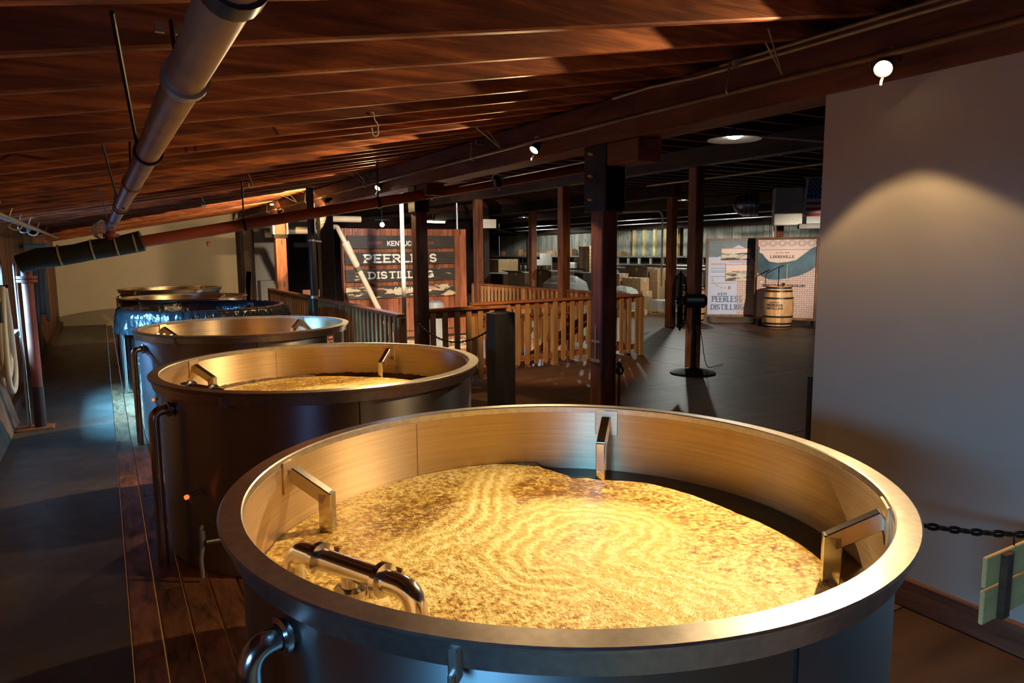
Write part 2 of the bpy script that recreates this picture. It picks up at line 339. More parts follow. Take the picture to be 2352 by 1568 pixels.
# ------------------------------------------------------------------ lettering
def A_(cx, cy_, rx, ry, a0, a1, n=10): return [(cx + rx * math.cos(math.radians(a0 + (a1 - a0) * i / n)), cy_ + ry * math.sin(math.radians(a0 + (a1 - a0) * i / n))) for i in range(n + 1)]
ST = [(0, 0), (0, 1)]
GL = {'A': (1, [[(0, 0), (.5, 1), (1, 0)], [(.2, .36), (.8, .36)]]), 'C': (1, [A_(.5, .5, .5, .5, 45, 315, 12)]),
 'D': (1, [ST, [(0, 1), (.45, 1)] + A_(.45, .5, .55, .5, 90, -90) + [(0, 0)]]), 'E': (.9, [ST, [(0, 1), (.9, 1)], [(0, .5), (.7, .5)], [(0, 0), (.9, 0)]]),
 'G': (1, [A_(.5, .5, .5, .5, 45, 345, 12), [(.6, .45), (1, .45), (1, .08)]]), 'I': (0, [ST]), 'K': (.95, [ST, [(.9, 1), (.05, .42)], [(.32, .6), (.95, 0)]]),
 'L': (.85, [ST, [(0, 0), (.85, 0)]]), 'M': (1.1, [[(0, 0), (0, 1), (.55, .3), (1.1, 1), (1.1, 0)]]), 'N': (1, [[(0, 0), (0, 1), (1, 0), (1, 1)]]), 'O': (1, [A_(.5, .5, .5, .5, 0, 360, 16)]),
 'P': (.9, [ST, [(0, 1), (.5, 1)] + A_(.5, .74, .4, .26, 90, -90, 8) + [(0, .48)]]), 'R': (.95, [ST, [(0, 1), (.5, 1)] + A_(.5, .74, .4, .26, 90, -90, 8) + [(0, .48)], [(.45, .48), (.95, 0)]]),
 'S': (.92, [A_(.46, .745, .42, .255, 25, 270, 9) + A_(.46, .245, .46, .245, 90, -155, 9)]), 'T': (1, [[(.5, 0), (.5, 1)], [(0, 1), (1, 1)]]),
 'U': (1, [[(0, 1), (0, .35)] + A_(.5, .35, .5, .35, 180, 360, 8) + [(1, 1)]]), 'V': (1, [[(0, 1), (.5, 0), (1, 1)]]), 'Y': (1, [[(0, 1), (.5, .45), (1, 1)], [(.5, .45), (.5, 0)]]), 'H': (1, [ST, [(1, 0), (1, 1)], [(0, .5), (1, .5)]]), 'F': (.9, [ST, [(0, 1), (.9, 1)], [(0, .5), (.7, .5)]])}
def word(mb, s, put, W, Hh, t, serif=False, gap=.42, depth=.004):
    """stroke lettering; put(u, v) -> (point, u axis, v axis, normal); W x Hh in metres, t = stroke"""
    ci = 0; x = 0; items = []
    for ch in s:
        if ch == ' ': x += .7; continue
        wd, pl = GL[ch]; wd2 = max(wd, .0); items.append((x, pl)); x += wd2 + gap + (.12 if serif else 0)
    tot = x - gap; sx = (W - t) / max(tot, .1); sy = Hh - t
    for ox, pl in items:
        for ln in pl:
            P = [(t / 2 + (ox + a) * sx, t / 2 + b * sy) for a, b in ln]
            for (a, b), (c, d) in zip(P, P[1:]):
                dx, dy = c - a, d - b; L = math.hypot(dx, dy)
                if L < 1e-6: continue
                o, u, v, n = put((a + c) / 2, (b + d) / 2)
                e = (u * dx + v * dy) / L; q = (v * dx - u * dy) / L
                ci += 1; dd = depth * (1 + .12 * (ci % 5)); mb.obox(o + n * dd / 2, e * (L / 2 + t * .42), q * t / 2, n * dd / 2)
            if serif:
                for (a, b), (c, d) in ((P[0], P[1]), (P[-1], P[-2])):
                    if abs(a - c) < 1e-6 and abs(b - d) > Hh * .3 and (b < t or b > Hh - 1.01 * t):
                        o, u, v, n = put(a, b); mb.obox(o + n * depth * .84, u * t * 1.25, v * t * .3, n * depth * .84)
    return mb
def flat(o, u, v, n):
    o, u, v, n = Vector(o), Vector(u), Vector(v), Vector(n)
    return lambda a, b: (o + u * a + v * b, u, v, n)

# ------------------------------------------------------------------ setting
def S(o): o['kind'] = 'structure'; return o
def piece(name, me, parent, loc, rz=0):
    o = link(name, me, parent, Vector(loc) - off(parent)); o.rotation_euler = (0, 0, rz); return o
floor = S(MB().box(-1.0, -3, -.12, -.005, 20, 0).build('floor', CONC))
# old planks the vats stand on: gaps between them open to the lit level below
pl = [MB().box(-.059, -L / 2, -.05, .059, L / 2, -.002).mesh('plank', PLANKW, bevel=.004) for L in (1.6, 2.2, 2.9)]
for c in range(18):
    y = -2.6 - random.random(); x = .0575 + c * .125
    while y < 19.6:
        k = random.randrange(3); L = (1.6, 2.2, 2.9)[k]
        if y + L > 20.0: break
        piece('plank', pl[k], floor, (x, y + L / 2, random.uniform(-.004, .001))); y += L + .008
xs = [2.26, 3.35, 4.57, 5.79, 7.3, 8.5, 9.7, 10.9, 12.1, 13.3, 14.5, 15.5]; ys = [-3, -.6, 1.8, 4.2, 6.5, 8.75, 11.2, 13.0, 14.4, 16.8, 19.2, 21.6, 24, 28]
fl2 = S(MB().box(2.255, -3, -.2, 3.3, 28, -.03).box(3.3, -3, -.2, 15.5, 8.75, -.03).box(7.3, 8.75, -.2, 15.5, 28, -.03).box(3.3, 14.45, -.2, 7.3, 28, -.03).build('floor', DARKW))
for i in range(len(xs) - 1):
    for j in range(len(ys) - 1):
        if 3.3 < xs[i] < 7.2 and 8.7 < ys[j] < 14.3: continue
        MB().box(xs[i] + .003, ys[j] + .003, -.029, xs[i + 1] - .003, ys[j + 1] - .003, random.uniform(-.003, 0)).build('floor_panel', FLOORW, fl2)
S(MB().box(-1, -3, -3.2, 15.5, 28, -3.1).build('floor_lower', plain('lower_floor', (.42, .33, .23), .7)))
S(MB().box(-1.06, -3, -3.2, -1.0, 28, -.11).build('wall_lower', DARKW))  # unseen wall added to block window daylight from the lower level
for q in ((1.1, 4.0, -.9), (1.0, .6, -.9), (.9, 9.5, -.9), (1.0, 15, -.9)): light('POINT', 'lower_lamp', q, 55, (1, .50, .10), shadow_soft_size=.1)
for q in ((4.6, 11.2, -.7), (6.6, 12.6, -.6)): light('POINT', 'lower_lamp', q, 65, (1, .74, .44), shadow_soft_size=.1)
# left knee wall of vertical boards with two windows
WINS = [(-1.15, .45, .95, 1.75), (7.98, 9.32, .90, 1.66)]
mb = MB(); yy = -3
for a, b, z0, z1 in WINS:
    mb.box(-1.06, yy, -.1, -1.0, a, 2.25); mb.box(-1.06, a, -.1, -1.0, b, z0); mb.box(-1.06, a, z1, -1.0, b, 2.25); yy = b
mb.box(-1.06, yy, -.1, -1.0, 20, 2.25)
wl = S(mb.build('wall_left', DARKW))
y = -3.0
while y < 19.9:
    d = random.choice((.16, .2, .24)); y1 = min(y + d, 20)
    segs = [(0, 2.2)]
    for a, b, z0, z1 in WINS:
        if y1 > a and y < b: segs = [(0, z0), (z1, 2.2)]
    for z0, z1 in segs:
        MB().box(-1.0, y + .003, z0, -.965 + random.uniform(-.006, .006), y1 - .003, z1).build('plank', POSTW, wl)
    y = y1
for i, (a, b, z0, z1) in enumerate(WINS):
    t = S(thing('window_%d' % (i + 1), None, None, (-.98, (a + b) / 2, z0)))
    fr = MB().box(-1.04, a, z0, -.93, b, z0 + .06).box(-1.04, a, z1 - .06, -.93, b, z1).box(-1.04, a, z0, -.93, a + .06, z1).box(-1.04, b - .06, z0, -.93, b, z1)
    fr.box(-1.0, (a + b) / 2 - .02, z0, -.96, (a + b) / 2 + .02, z1).build('window_frame', BEAMW, t)
    MB().box(-.99, a + .06, z0 + .06, -.985, (a + b) / 2 - .02, z1 - .06).build('pane', PANE, t)
    MB().box(-.99, (a + b) / 2 + .02, z0 + .06, -.985, b - .06, z1 - .06).build('pane', PANE, t)
    MB().box(-.96, a - .04, z0 - .05, -.82, b + .04, z0).build('window_sill', BEAMW, t)
# tan sheets of wood below the far window
tr = S(thing('trim_1', None, None, (-.93, 7.6, 0)))
for k, (a, b, h) in enumerate(((5.4, 6.55, .62), (6.58, 7.72, .55), (7.75, 8.62, .46))):
    MB().obox((-.90, (a + b) / 2, h / 2), (0, (b - a) / 2, 0), (.05, 0, -h / 2), (.010, 0, .002)).build('panel', STONE, tr)
MB().box(-.93, 8.1, 0, -.52, 8.32, .022).build('board', PLANKW, tr)
S(MB().box(-.965, 8.7, 0, -.90, 20, .12).build('trim_2', POSTW))
S(MB().box(-1.0, 20, -.1, 4.1, 20.15, 3.3).box(4.0, 20.15, -.1, 4.1, 24, 3.3).build('wall_far', WALLF))
S(MB().box(3.62, 19.55, 0, 4.06, 19.98, .98).build('trim_3', WALLF))
S(MB().box(4.1, 24, -.1, 9.0, 24.1, 3.4).box(9.0, 24.1, -.1, 9.1, 28, 3.4).build('wall_back', DARKW))
S(MB().box(3.21, -3, 0, 3.33, 2.37, 2.46).build('wall_right', WALLW, bevel=.004))
S(MB().box(3.18, -3, 0, 3.21, 2.37, .138).build('baseboard_right', BEAMW, bevel=.004))
S(MB().box(3.205, 2.372, 0, 3.34, 2.395, 1.02).build('trim_4', BLACK))
S(MB().box(-1.06, -3.1, -.1, 15.6, -3, 3.4).build('wall_rear', DARKW))
S(MB().box(9.1, 28, -.1, 15.6, 28.1, 3.4).build('wall_end', DARKW))
# far side wall of the store: boards with a ledge half way up
wm = S(MB().box(15.62, -3, -.1, 15.7, 28, 3.4).build('wall_main', DARKW))
S(MB().box(15.38, 4, 2.38, 15.6, 28, 2.62).build('trim_5', DARKW))
y = 6.0
wb = [MB().box(0, 0, 1.5, .05 + .02 * k, (.22, .28, .34)[k] - .012, 2.4).mesh('plank', GREYW) for k in range(3)]
lb = [MB().box(0, 0, .0, .05 + .02 * k, (.22, .28, .34)[k] - .012, 1.46).mesh('plank', DARKW) for k in range(3)]
while y < 27.6:
    k = random.randrange(3); d = (.22, .28, .34)[k]
    if not (16.3 < y + d and y < 18.5): piece('plank', wb[k], wm, (15.54, y, 0))
    piece('plank', lb[k], wm, (15.54, y, 0)); y += d
S(MB().box(15.28, 5, 1.47, 15.6, 28, 1.52).build('trim_6', GREYW))
t = S(thing('window_3', None, None, (15.5, 17.4, 1.5)))
for k in range(4):
    a = 16.4 + k * .51
    MB().box(15.46, a, 1.52, 15.56, a + .11, 2.38).build('window_frame', PALEW, t)
    MB().box(15.53, a + .11, 1.52, 15.55, a + .51, 2.38).build('pane', plain('dusty_pane', (.30, .36, .33), .4, 0, .5, 3), t)
MB().box(15.46, 18.44, 1.52, 15.56, 18.55, 2.38).build('window_frame', PALEW, t)
# roof: sloping rafters over the aisle, one object each
def rz_(x): return 2.192 + .18 * x
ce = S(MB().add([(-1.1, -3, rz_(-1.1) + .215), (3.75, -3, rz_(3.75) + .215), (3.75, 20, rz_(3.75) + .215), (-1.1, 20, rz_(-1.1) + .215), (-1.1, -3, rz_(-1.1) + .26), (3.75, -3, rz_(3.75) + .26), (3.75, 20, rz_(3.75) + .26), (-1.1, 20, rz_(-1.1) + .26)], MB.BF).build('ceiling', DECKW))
a, b = -1.0, 3.7
rm = MB().add([(a, 0, rz_(a)), (b, 0, rz_(b)), (b, .045, rz_(b)), (a, .045, rz_(a)), (a, 0, rz_(a) + .215), (b, 0, rz_(b) + .215), (b, .045, rz_(b) + .215), (a, .045, rz_(a) + .215)], MB.BF).mesh('rafter', RAFTER, bevel=.007)
for k in range(-12, 43):
    piece('rafter', rm, ce, (0, 2.12 + .415 * k + random.uniform(-.012, .012), random.uniform(-.006, .004)))
S(MB().box(3.21, -3, 2.46, 3.45, 20, 2.765).build('beam_1', BEAMW, bevel=.006))
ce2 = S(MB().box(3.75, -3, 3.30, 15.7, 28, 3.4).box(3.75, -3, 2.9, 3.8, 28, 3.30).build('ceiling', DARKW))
jm = MB().box(3.8, 0, 3.09, 15.5, .05, 3.30).mesh('joist', DARKW)
JR = wood('joist_wood', (.040, .014, .010), (.14, .046, .030), 0, .6, 16, 10, .2); jm.materials[0] = JR
for k in range(66):
    y = -2.8 + k * .46
    if y < 27.8: piece('joist', jm, ce2, (0, y, 0))
for i, X in enumerate((7.2, 10.8, 14.2)):
    S(MB().box(X, (-3, 11.6, 11.4)[i], 2.85, X + .2, 28, 3.09).build('beam_%d' % (i + 2), DARKW))

# ------------------------------------------------------------------ fermenting vats
def P(r, a, z): a = math.radians(a); return Vector((r * math.cos(a), r * math.sin(a), z))
def make_vat():
    t = thing('fermenting_vat', '', 'vat', (0, 0, 0), 'steel fermenting vats standing in a row')
    MB().lathe([(.945, 0), (.945, .975), (.935, .975), (.935, .10), (.93, .08), (.0001, .06), (.0001, 0)], seg=128).build('shell', STEEL_OUT, t, 40)
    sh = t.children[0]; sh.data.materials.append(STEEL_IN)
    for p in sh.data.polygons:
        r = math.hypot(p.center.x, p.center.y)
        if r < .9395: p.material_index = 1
    MB().lathe([(.936, .965), (.936, .998), (.940, 1.002), (.995, .999), (1.0, .995), (.998, .988), (.984, .979), (.974, .930), (.966, .926), (.962, .932), (.968, .972), (.948, .978), (.946, .965)], seg=128, closed=True).build('rim', STEEL_RIM, t, 22)
    for a in (-94, 30): MB().obox(P(.946, a, .47), P(.0015, a, 0), P(.003, a + 90, 0), (0, 0, .46)).build('weld_seam', IRON, t)
    for a in (96, 215): MB().obox(P(.9345, a, .55), P(.0008, a, 0), P(.0018, a + 90, 0), (0, 0, .42)).build('weld_seam', plain('seam_metal', (.42, .32, .22), .5, .8), t)
    for a in (138, 43, -47, -135):
        e = P(1, a, 0); q = P(1, a + 90, 0)
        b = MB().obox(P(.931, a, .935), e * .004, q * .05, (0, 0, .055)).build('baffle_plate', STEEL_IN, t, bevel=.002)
        MB().bar(P(.93, a, .945), P(.795, a, .862), .038, .05).bar(P(.80, a, .882), P(.80, a, .12), .038, .05, e).build('baffle_arm', CHROME, b, bevel=.003)
    # recirculation pipe: outside riser, through the wall, tee with two down-turned ends
    oa = -163; e = P(1, oa, 0)
    rz = [P(.93, oa, .86), P(1.04, oa, .86), P(1.04, oa, .0)]
    MB().tube(bend(rz, .085, 8), .027, 14).build('outlet_pipe', CHROME, t, 60)
    MB().lathe([(.03, -.01), (.042, -.006), (.042, .006), (.03, .01)], seg=20, axis=(P(.962, oa, .86), e.cross(Vector((0, 0, 1))), (0, 0, 1), e)).build('pipe_clamp', CHROME, t, 40)
    A = Vector((-.784, -.10, .935)); B = Vector((-.690, -.292, .935)); d = (A - B).normalized()
    c = MB().tube([A, B], .027, 16)
    c.tube(bend([A, A + d * .10, A + d * .10 + Vector((0, 0, -.30))], .085, 8), .027, 16).tube(bend([B, B - d * .10, B - d * .10 + Vector((0, 0, -.30))], .085, 8), .027, 16)
    M_ = (A + B) / 2
    c.tube(bend([M_, M_ + Vector((0, 0, -.115)), P(.93, -165, .82)], .05, 6), .024, 14)
    cp = c.build('recirculation_tee', CHROME, t, 60)
    for Q, ax in ((A, d), (B, d), (M_ + Vector((0, 0, -.055)), Vector((0, 0, 1)))):
        x, y, z = frame_of(ax)
        k = MB().lathe([(.026, -.012), (.041, -.008), (.041, .008), (.026, .012)], seg=24, axis=(Q, x, y, z))
        s = -x if x.z > 0 else x
        s = Vector((ax.y, -ax.x, 0)) if abs(ax.z) < .5 else Vector((.8, -.6, 0))
        k.obox(Q + s * .045, s * .014, z * .011, x.cross(s).normalized() * .006 if abs(x.dot(s)) < .9 else y * .006)
        k.cyl(Q + s * .05 - z * .016, Q + s * .05 + z * .016, .006, seg=8).ball(Q + s * .05 + z * .02, .011, 5).build('tri_clamp', CHROME, cp, 40)
    a = -135
    MB().obox(P(.985, a, .945), P(.016, a, 0), P(.010, a + 90, 0), (0, 0, .034)).obox(P(.985, a, .925), P(.03, a, 0), P(.006, a + 90, 0), (0, 0, .012)).build('rim_bracket', STEEL_RIM, t, bevel=.003)
    a = -148
    pr_ = MB().cyl(P(.94, a, .45), P(1.03, a, .44), .011, seg=12).build('probe', COND, t, 40)
    MB().cyl(P(1.03, a, .44), P(1.045, a, .4385), .012, seg=12).build('indicator', LED, pr_)
    MB().tube([P(1.03, a, .43), P(1.0, a + 2, .36), P(.975, a + 6, .30), P(.96, a + 9, .27)], .0025, 6).build('probe_cable', GREYP, pr_)
    a = -143
    v = MB().cyl(P(.94, a + 4, .20), P(1.03, a + 1, .21), .014, seg=12).build('drain_valve', GALV, t, 40)
    MB().obox(P(1.035, a, .225), P(.016, a, 0), P(.012, a + 90, 0), (0, 0, .045)).obox(P(1.035, a, .285), P(.022, a + 30, 0), P(.008, a + 120, 0), (0, 0, .012)).build('valve_handle', GREYP, v, bevel=.006)
    MB().tube([P(1.035, a, .185), P(1.05, a, .12), P(1.045, a, .02)], .011, 8).build('drain_hose', HOSE, v, 60)
    a = -47
    e = P(1, a, 0); u = P(1, a + 90, 0)
    pl_ = MB().obox(P(.949, a, .875), e * .003, u * .052, (0, 0, .058)).build('warning_label', WHITEB, t)
    MB().obox(P(.9525, a, .897), e * .001, u * .046, (0, 0, .028)).build('label_field', plain('label_red', (.30, .03, .03), .5), pl_)
    m = MB(); word(m, 'DANGER', flat(P(.954, a, .886) - u * .036, u, Vector((0, 0, 1)), e), .072, .022, .0045, depth=.001); m.build('lettering', LETTER, pl_)
    m = MB()
    for k in range(3): m.obox(P(.9535, a, .855 - k * .011), e * .0006, u * (.04 - .006 * k), (0, 0, .0025))
    m.build('small_print', BLACK, pl_)
    return t
VAT = make_vat()
VX = [(1.204, 1.789), (1.176, 4.449), (1.186, 7.312), (1.151, 10.10), (1.155, 12.946), (1.224, 16.432)]
VL = ['large open steel vat full of swirling golden mash, nearest of the row', 'open steel vat with speckled mash, second in the row, directly behind the largest one',
      'empty-looking open steel vat with a red danger label on its side', 'steel vat in mid row whose top is wrapped in black plastic sheet',
      'open steel vat just behind the plastic-wrapped one', 'smallest-looking open steel vat at the far end, close to the white wall']
for i, (x, y) in enumerate(VX):
    if i == 0:
        VAT.location = (x, y, 0); VAT['label'] = VL[0]
    else: dup(VAT, (x, y, 0), 0, VL[i], () if i == 2 else ('warning_label',))
for c in list(VAT.children):            # the label is only on the third vat
    if c.name.split('.')[0] == 'warning_label':
        for g in list(c.children): bpy.data.objects.remove(g)
        bpy.data.objects.remove(c)

FLOWS = [  # streams of smooth cream on the first mash, in metres from the vat centre, with a half width
    (.16, [(-.42, .18), (-.20, .30), (.0, .50), (.12, .66), (.2, .74)]),
    (.20, [(-.06, -.20), (-.18, -.08), (-.16, .06), (-.02, .20), (.16, .20), (.30, .12), (.35, .02), (.27, -.06), (.16, -.12), (.10, -.22), (.12, -.36), (.16, -.50), (.15, -.62)]),
    (.13, [(.0, -.10), (.02, -.3), (.0, -.45), (-.04, -.6)])]
def flow_at(x, y, streams):
    best = 0; bd = 0
    for wd, P_ in streams:
        for (a, b), (c, d) in zip(P_, P_[1:]):
            ex, ey = c - a, d - b; q = max(0, min(1, ((x - a) * ex + (y - b) * ey) / (ex * ex + ey * ey)))
            dx, dy = x - a - ex * q, y - b - ey * q; D = math.hypot(dx, dy); k = max(0, 1 - D / wd)
            if k > best: best = k; bd = D if (ex * dy - ey * dx) > 0 else -D
    return best, bd
def foam(name, c, z0, label, seed, Rfun, amp=1.0, streams=()):
    nr, nt = 110, 320; vs = []; fs = []; cols = []
    for i in range(nr + 1):
        for k in range(nt):
            a = 2 * pi * k / nt; R = Rfun(math.degrees(a)) ; fr = (i / nr) ** .8; r = R * fr
            x, y = r * math.cos(a), r * math.sin(a); p = Vector((x + seed, y, seed))
            wx, wy = x + .07 * noise.noise(p * 3), y + .07 * noise.noise(p * 3 + Vector((5, 5, 5)))
            cm, cd = flow_at(wx, wy, streams); cm = min(1, cm * 1.5)
            h = noise.noise(p * 2.2) * .008 + noise.noise(p * 9) * .0035 + noise.noise(p * 30) * .0022 * (1 - cm) + math.sin(cd * 105) * .0012 * cm
            h = h * amp + .016 * (1 - fr)
            e = min(1, (1 - fr) * 14); fl_ = 1.0 if R > .925 else e ** .5
            vs.append((x, y, (h + .02) * fl_ + (1 - fl_) * -.012))
            coarse = .22 + .7 * noise.noise(p * 1.7 + Vector((2, 7, 1))) + sum(g * math.exp(-((x - bx) ** 2 + (y - by) ** 2) / .05) for bx, by, g in ((-.30, .42, .7), (-.1, .62, .5), (.66, -.52, .8), (.0, -.62, .45), (.28, .45, .45), (-.5, .05, -.2)))
            coarse = max(0, min(1, coarse))
            cols.append((cm, .5 + cd, coarse * (1 - .7 * cm)))
    for i in range(nr):
        for k in range(nt):
            k2 = (k + 1) % nt; fs.append((i * nt + k, (i + 1) * nt + k, (i + 1) * nt + k2, i * nt + k2))
    t = thing(name, label, 'mash', (c[0], c[1], z0))
    me = bpy.data.meshes.new('foam'); me.from_pydata(vs, [], fs); me.polygons.foreach_set('use_smooth', [True] * len(me.polygons)); me.materials.append(FOAM)
    ca = me.color_attributes.new('flow', 'FLOAT_COLOR', 'POINT'); ca.data.foreach_set('color', [q for c_ in cols for q in (*c_, 1.0)])
    f = link('foam', me, t); f['kind'] = 'stuff'
    MB().lathe([(.0001, -.004), (.933, -.004), (.933, -.30), (.0001, -.30)], seg=96).build('liquid', LIQ, t, 40, local=True)
    return t
def R1(a):
    a = (a + 180) % 360 - 180
    pts = [(-180, .932), (-75, .932), (-58, .90), (-45, .845), (-25, .815), (-3, .775), (27, .815), (42, .775), (51, .795), (57, .86), (62, .932), (180, .932)]
    for (p, q), (r, s) in zip(pts, pts[1:]):
        if p <= a <= r: return q + (s - q) * (a - p) / (r - p)
    return .932
foam('mash', VX[0], .722, 'golden foamy mash with creamy swirls filling the nearest vat', 3.3, R1, 1.0, FLOWS)
def R2(a):
    a = (a + 180) % 360 - 180
    pts = [(-180, .932), (-80, .932), (-40, .84), (0, .80), (40, .80), (55, .80), (75, .86), (110, .89), (150, .90), (170, .932), (180, .932)]
    for (p, q), (r, s) in zip(pts, pts[1:]):
        if p <= a <= r: return q + (s - q) * (a - p) / (r - p)
    return .932
m2 = foam('mash', VX[1], .752, 'pale speckled mash with a dark crust line in the second vat', 9.1, R2, .8, [(.3, [(-.2, -.3), (.1, .1), (.4, .2)])])
mb = MB(); n_ = 160
prof = []
for k in range(n_ + 1):
    a = math.radians(20 + 150 * k / n_); zt = .022 + .006 * noise.noise(Vector((k * .35, 1, 2))) + .008 * noise.noise(Vector((k * 1.9, 5, 2)))
    for r, z in ((.90, -.004), (.915, zt * .8), (.934, zt)): mb.v.append(Vector((r * math.cos(a), r * math.sin(a), z)))
for k in range(n_):
    for j in range(2): mb.f.append((k * 3 + j, k * 3 + 3 + j, k * 3 + 4 + j, k * 3 + 1 + j))
mb.build('crust', CRUST, m2, local=True, smooth=60)
# black sheet over the fourth vat
t = thing('plastic_sheet', 'crumpled black plastic sheet draped over the rim of a steel vat', 'sheet', (VX[3][0], VX[3][1], .75))
vs = []; fs = []; nk = 480; prof = [(.20, -.12), (.7, -.10), (.90, -.02), (.925, .12), (.935, .252), (.96, .275), (1.0, .268), (1.025, .24), (1.035, .18), (1.04, .11), (1.045, .05), (1.05, .0)]
for k in range(nk):
    a = 2 * pi * k / nk
    for j, (r, z) in enumerate(prof):
        q = Vector((math.cos(a) * 7, math.sin(a) * 7, j * .35)); n1 = noise.noise(q * 1.2); n2 = noise.noise(q * 3.1 + Vector((4, 1, 0)))
        drop = .10 * noise.noise(Vector((math.cos(a) * 1.3, math.sin(a) * 1.3, 9)))
        n3 = 1 - min(1, abs(noise.noise(q * 2.2 + Vector((1, 8, 3)))) * 5); n4 = 1 - min(1, abs(noise.noise(q * 4.4 + Vector((6, 2, 3)))) * 5); wr = (j >= 6) * (.018 * n1 + .018 * abs(n2) + .020 * n3 + .011 * n4) + (j == 5) * .01 * n1
        vs.append(((r + wr + (j >= 7) * .01 * (j - 6) * abs(n1)) * math.cos(a), (r + wr + (j >= 7) * .01 * (j - 6) * abs(n1)) * math.sin(a), z + (j >= 8) * (j - 7) / 4 * drop + (j in (4, 5, 6)) * .008 * n2))
m_ = len(prof)
for k in range(nk):
    for j in range(m_ - 1): fs.append((k * m_ + j, ((k + 1) % nk) * m_ + j, ((k + 1) % nk) * m_ + j + 1, k * m_ + j + 1))
fs.append(tuple(k * m_ for k in range(nk)))
me = bpy.data.meshes.new('drape'); me.from_pydata(vs, [], fs); me.validate(); me.polygons.foreach_set('use_smooth', [True] * len(me.polygons)); me.materials.append(SHEET)
link('drape', me, t)

# ------------------------------------------------------------------ timber posts
def post(name, label, x0, y0, x1, y1, z0, z1, m, group=None, parts=None):
    t = thing(name, label, 'post', ((x0 + x1) / 2, (y0 + y1) / 2, z0), group)
    MB().box(x0, y0, z0, x1, y1, z1).build('timber', m, t, bevel=.008)
    if parts: parts(t)
    return t
def main_parts(t):
    MB().box(3.19, 4.14, 1.98, 3.21, 4.40, 2.46).box(3.19, 4.135, 1.98, 3.375, 4.15, 2.46).build('steel_bracket', IRON, t, bevel=.004)
    for z in (2.07, 2.24, 2.40): MB().cyl((3.192, 4.30, z), (3.165, 4.30, z), .013, seg=6).cyl((3.167, 4.30, z), (3.15, 4.30, z), .006, seg=8).build('bolt', YELLOWM, t)
    MB().box(3.2, 3.80, 2.30, 3.42, 4.19, 2.46).build('corbel', BEAMW, t, bevel=.01)
    MB().box(3.2068, 4.262, .87, 3.2095, 4.275, 1.13).box(3.2075, 4.215, .85, 3.2095, 4.325, .872).box(3.2075, 4.22, 1.0, 3.2095, 4.32, 1.018).build('chalk_mark', plain('chalk', (.30, .30, .30), .8, 0, .3), t)
    MB().tube(arc((3.38, 4.185, .78), .03, 0, 2 * pi, 16, (1, 0, 0), (0, 0, 1)), .009, 8).ball((3.37, 4.18, .83), .022, 6).build('chain_hook', IRON, t, 60)
post('timber_post', 'tall dark square post directly behind the nearest vat, with black bracket and bolts', 3.21, 4.195, 3.355, 4.34, 0, 2.46, POSTW, None, main_parts)
def p2_parts(t):
    MB().box(3.19, 7.72, 2.16, 3.21, 7.93, 2.46).box(3.19, 7.72, 2.16, 3.37, 7.735, 2.46).build('steel_bracket', IRON, t, bevel=.004)
    MB().box(3.2, 7.40, 2.33, 3.42, 7.72, 2.46).build('corbel', BEAMW, t, bevel=.01)
post('timber_post', 'dark post in front of the sign wall, at the end of the side railing', 3.21, 7.75, 3.355, 7.90, 0, 2.46, POSTW, None, p2_parts)
post('timber_post', 'short black stub post with a chain, beside the stair railing', 3.21, 5.85, 3.43, 6.04, 0, 1.11, BLACKW)
post('timber_post', 'charred black post with crackled surface left of the sign wall', 3.14, 11.65, 3.36, 11.87, 0, 2.46, CHAR)
def p4_parts(t):
    MB().box(3.17, 15.38, 2.02, 3.45, 15.62, 2.10).build('cap_plate', IRON, t); MB().box(3.15, 15.38, 2.1, 3.19, 15.62, 2.46).box(3.43, 15.38, 2.1, 3.47, 15.62, 2.46).build('side_plate', GALV, t)
post('timber_post', 'reddish post with black cap bracket behind the black vertical pipe', 3.2, 15.4, 3.42, 15.6, 0, 2.46, POSTR, None, p4_parts)
def p5_parts(t):
    MB().bar((3.22, 18.9, 1.25), (3.12, 18.9, .2), .10, .12).build('column_shadow', POSTR, t)  # bar shaped after a slanting shadow together with a reddish column
post('timber_post', 'dark far post with a bar for a reddish column and slanting shadow against the white end wall', 3.12, 18.85, 3.38, 19.1, 0, 2.46, DARKW, None, p5_parts)
post('timber_post', 'brown post standing at the long rear stair railing', 7.23, 10.62, 7.40, 10.79, 0, 2.85, POSTR)
post('timber_post', 'brown post beside the pedestal fan', 7.27, 7.36, 7.43, 7.52, 0, 2.85, POSTR)
post('timber_post', 'brown post at the right edge of the sign wall', 7.23, 14.0, 7.40, 14.17, 0, 2.85, POSTW)
post('timber_post', 'dark post just right of the sign wall, in front of the shelves', 10.8, 20.4, 11.0, 20.6, 0, 2.85, DARKW)
post('timber_post', 'slim reddish post in front of the white slatted rack', 10.8, 17.45, 10.98, 17.63, 0, 2.85, POSTR)
post('timber_post', 'red post in front of the store window', 10.8, 11.65, 10.97, 11.82, 0, 2.85, POSTR)
post('timber_post', 'red post rising behind the two display panels', 14.0, 11.45, 14.2, 11.65, 0, 2.85, POSTR)

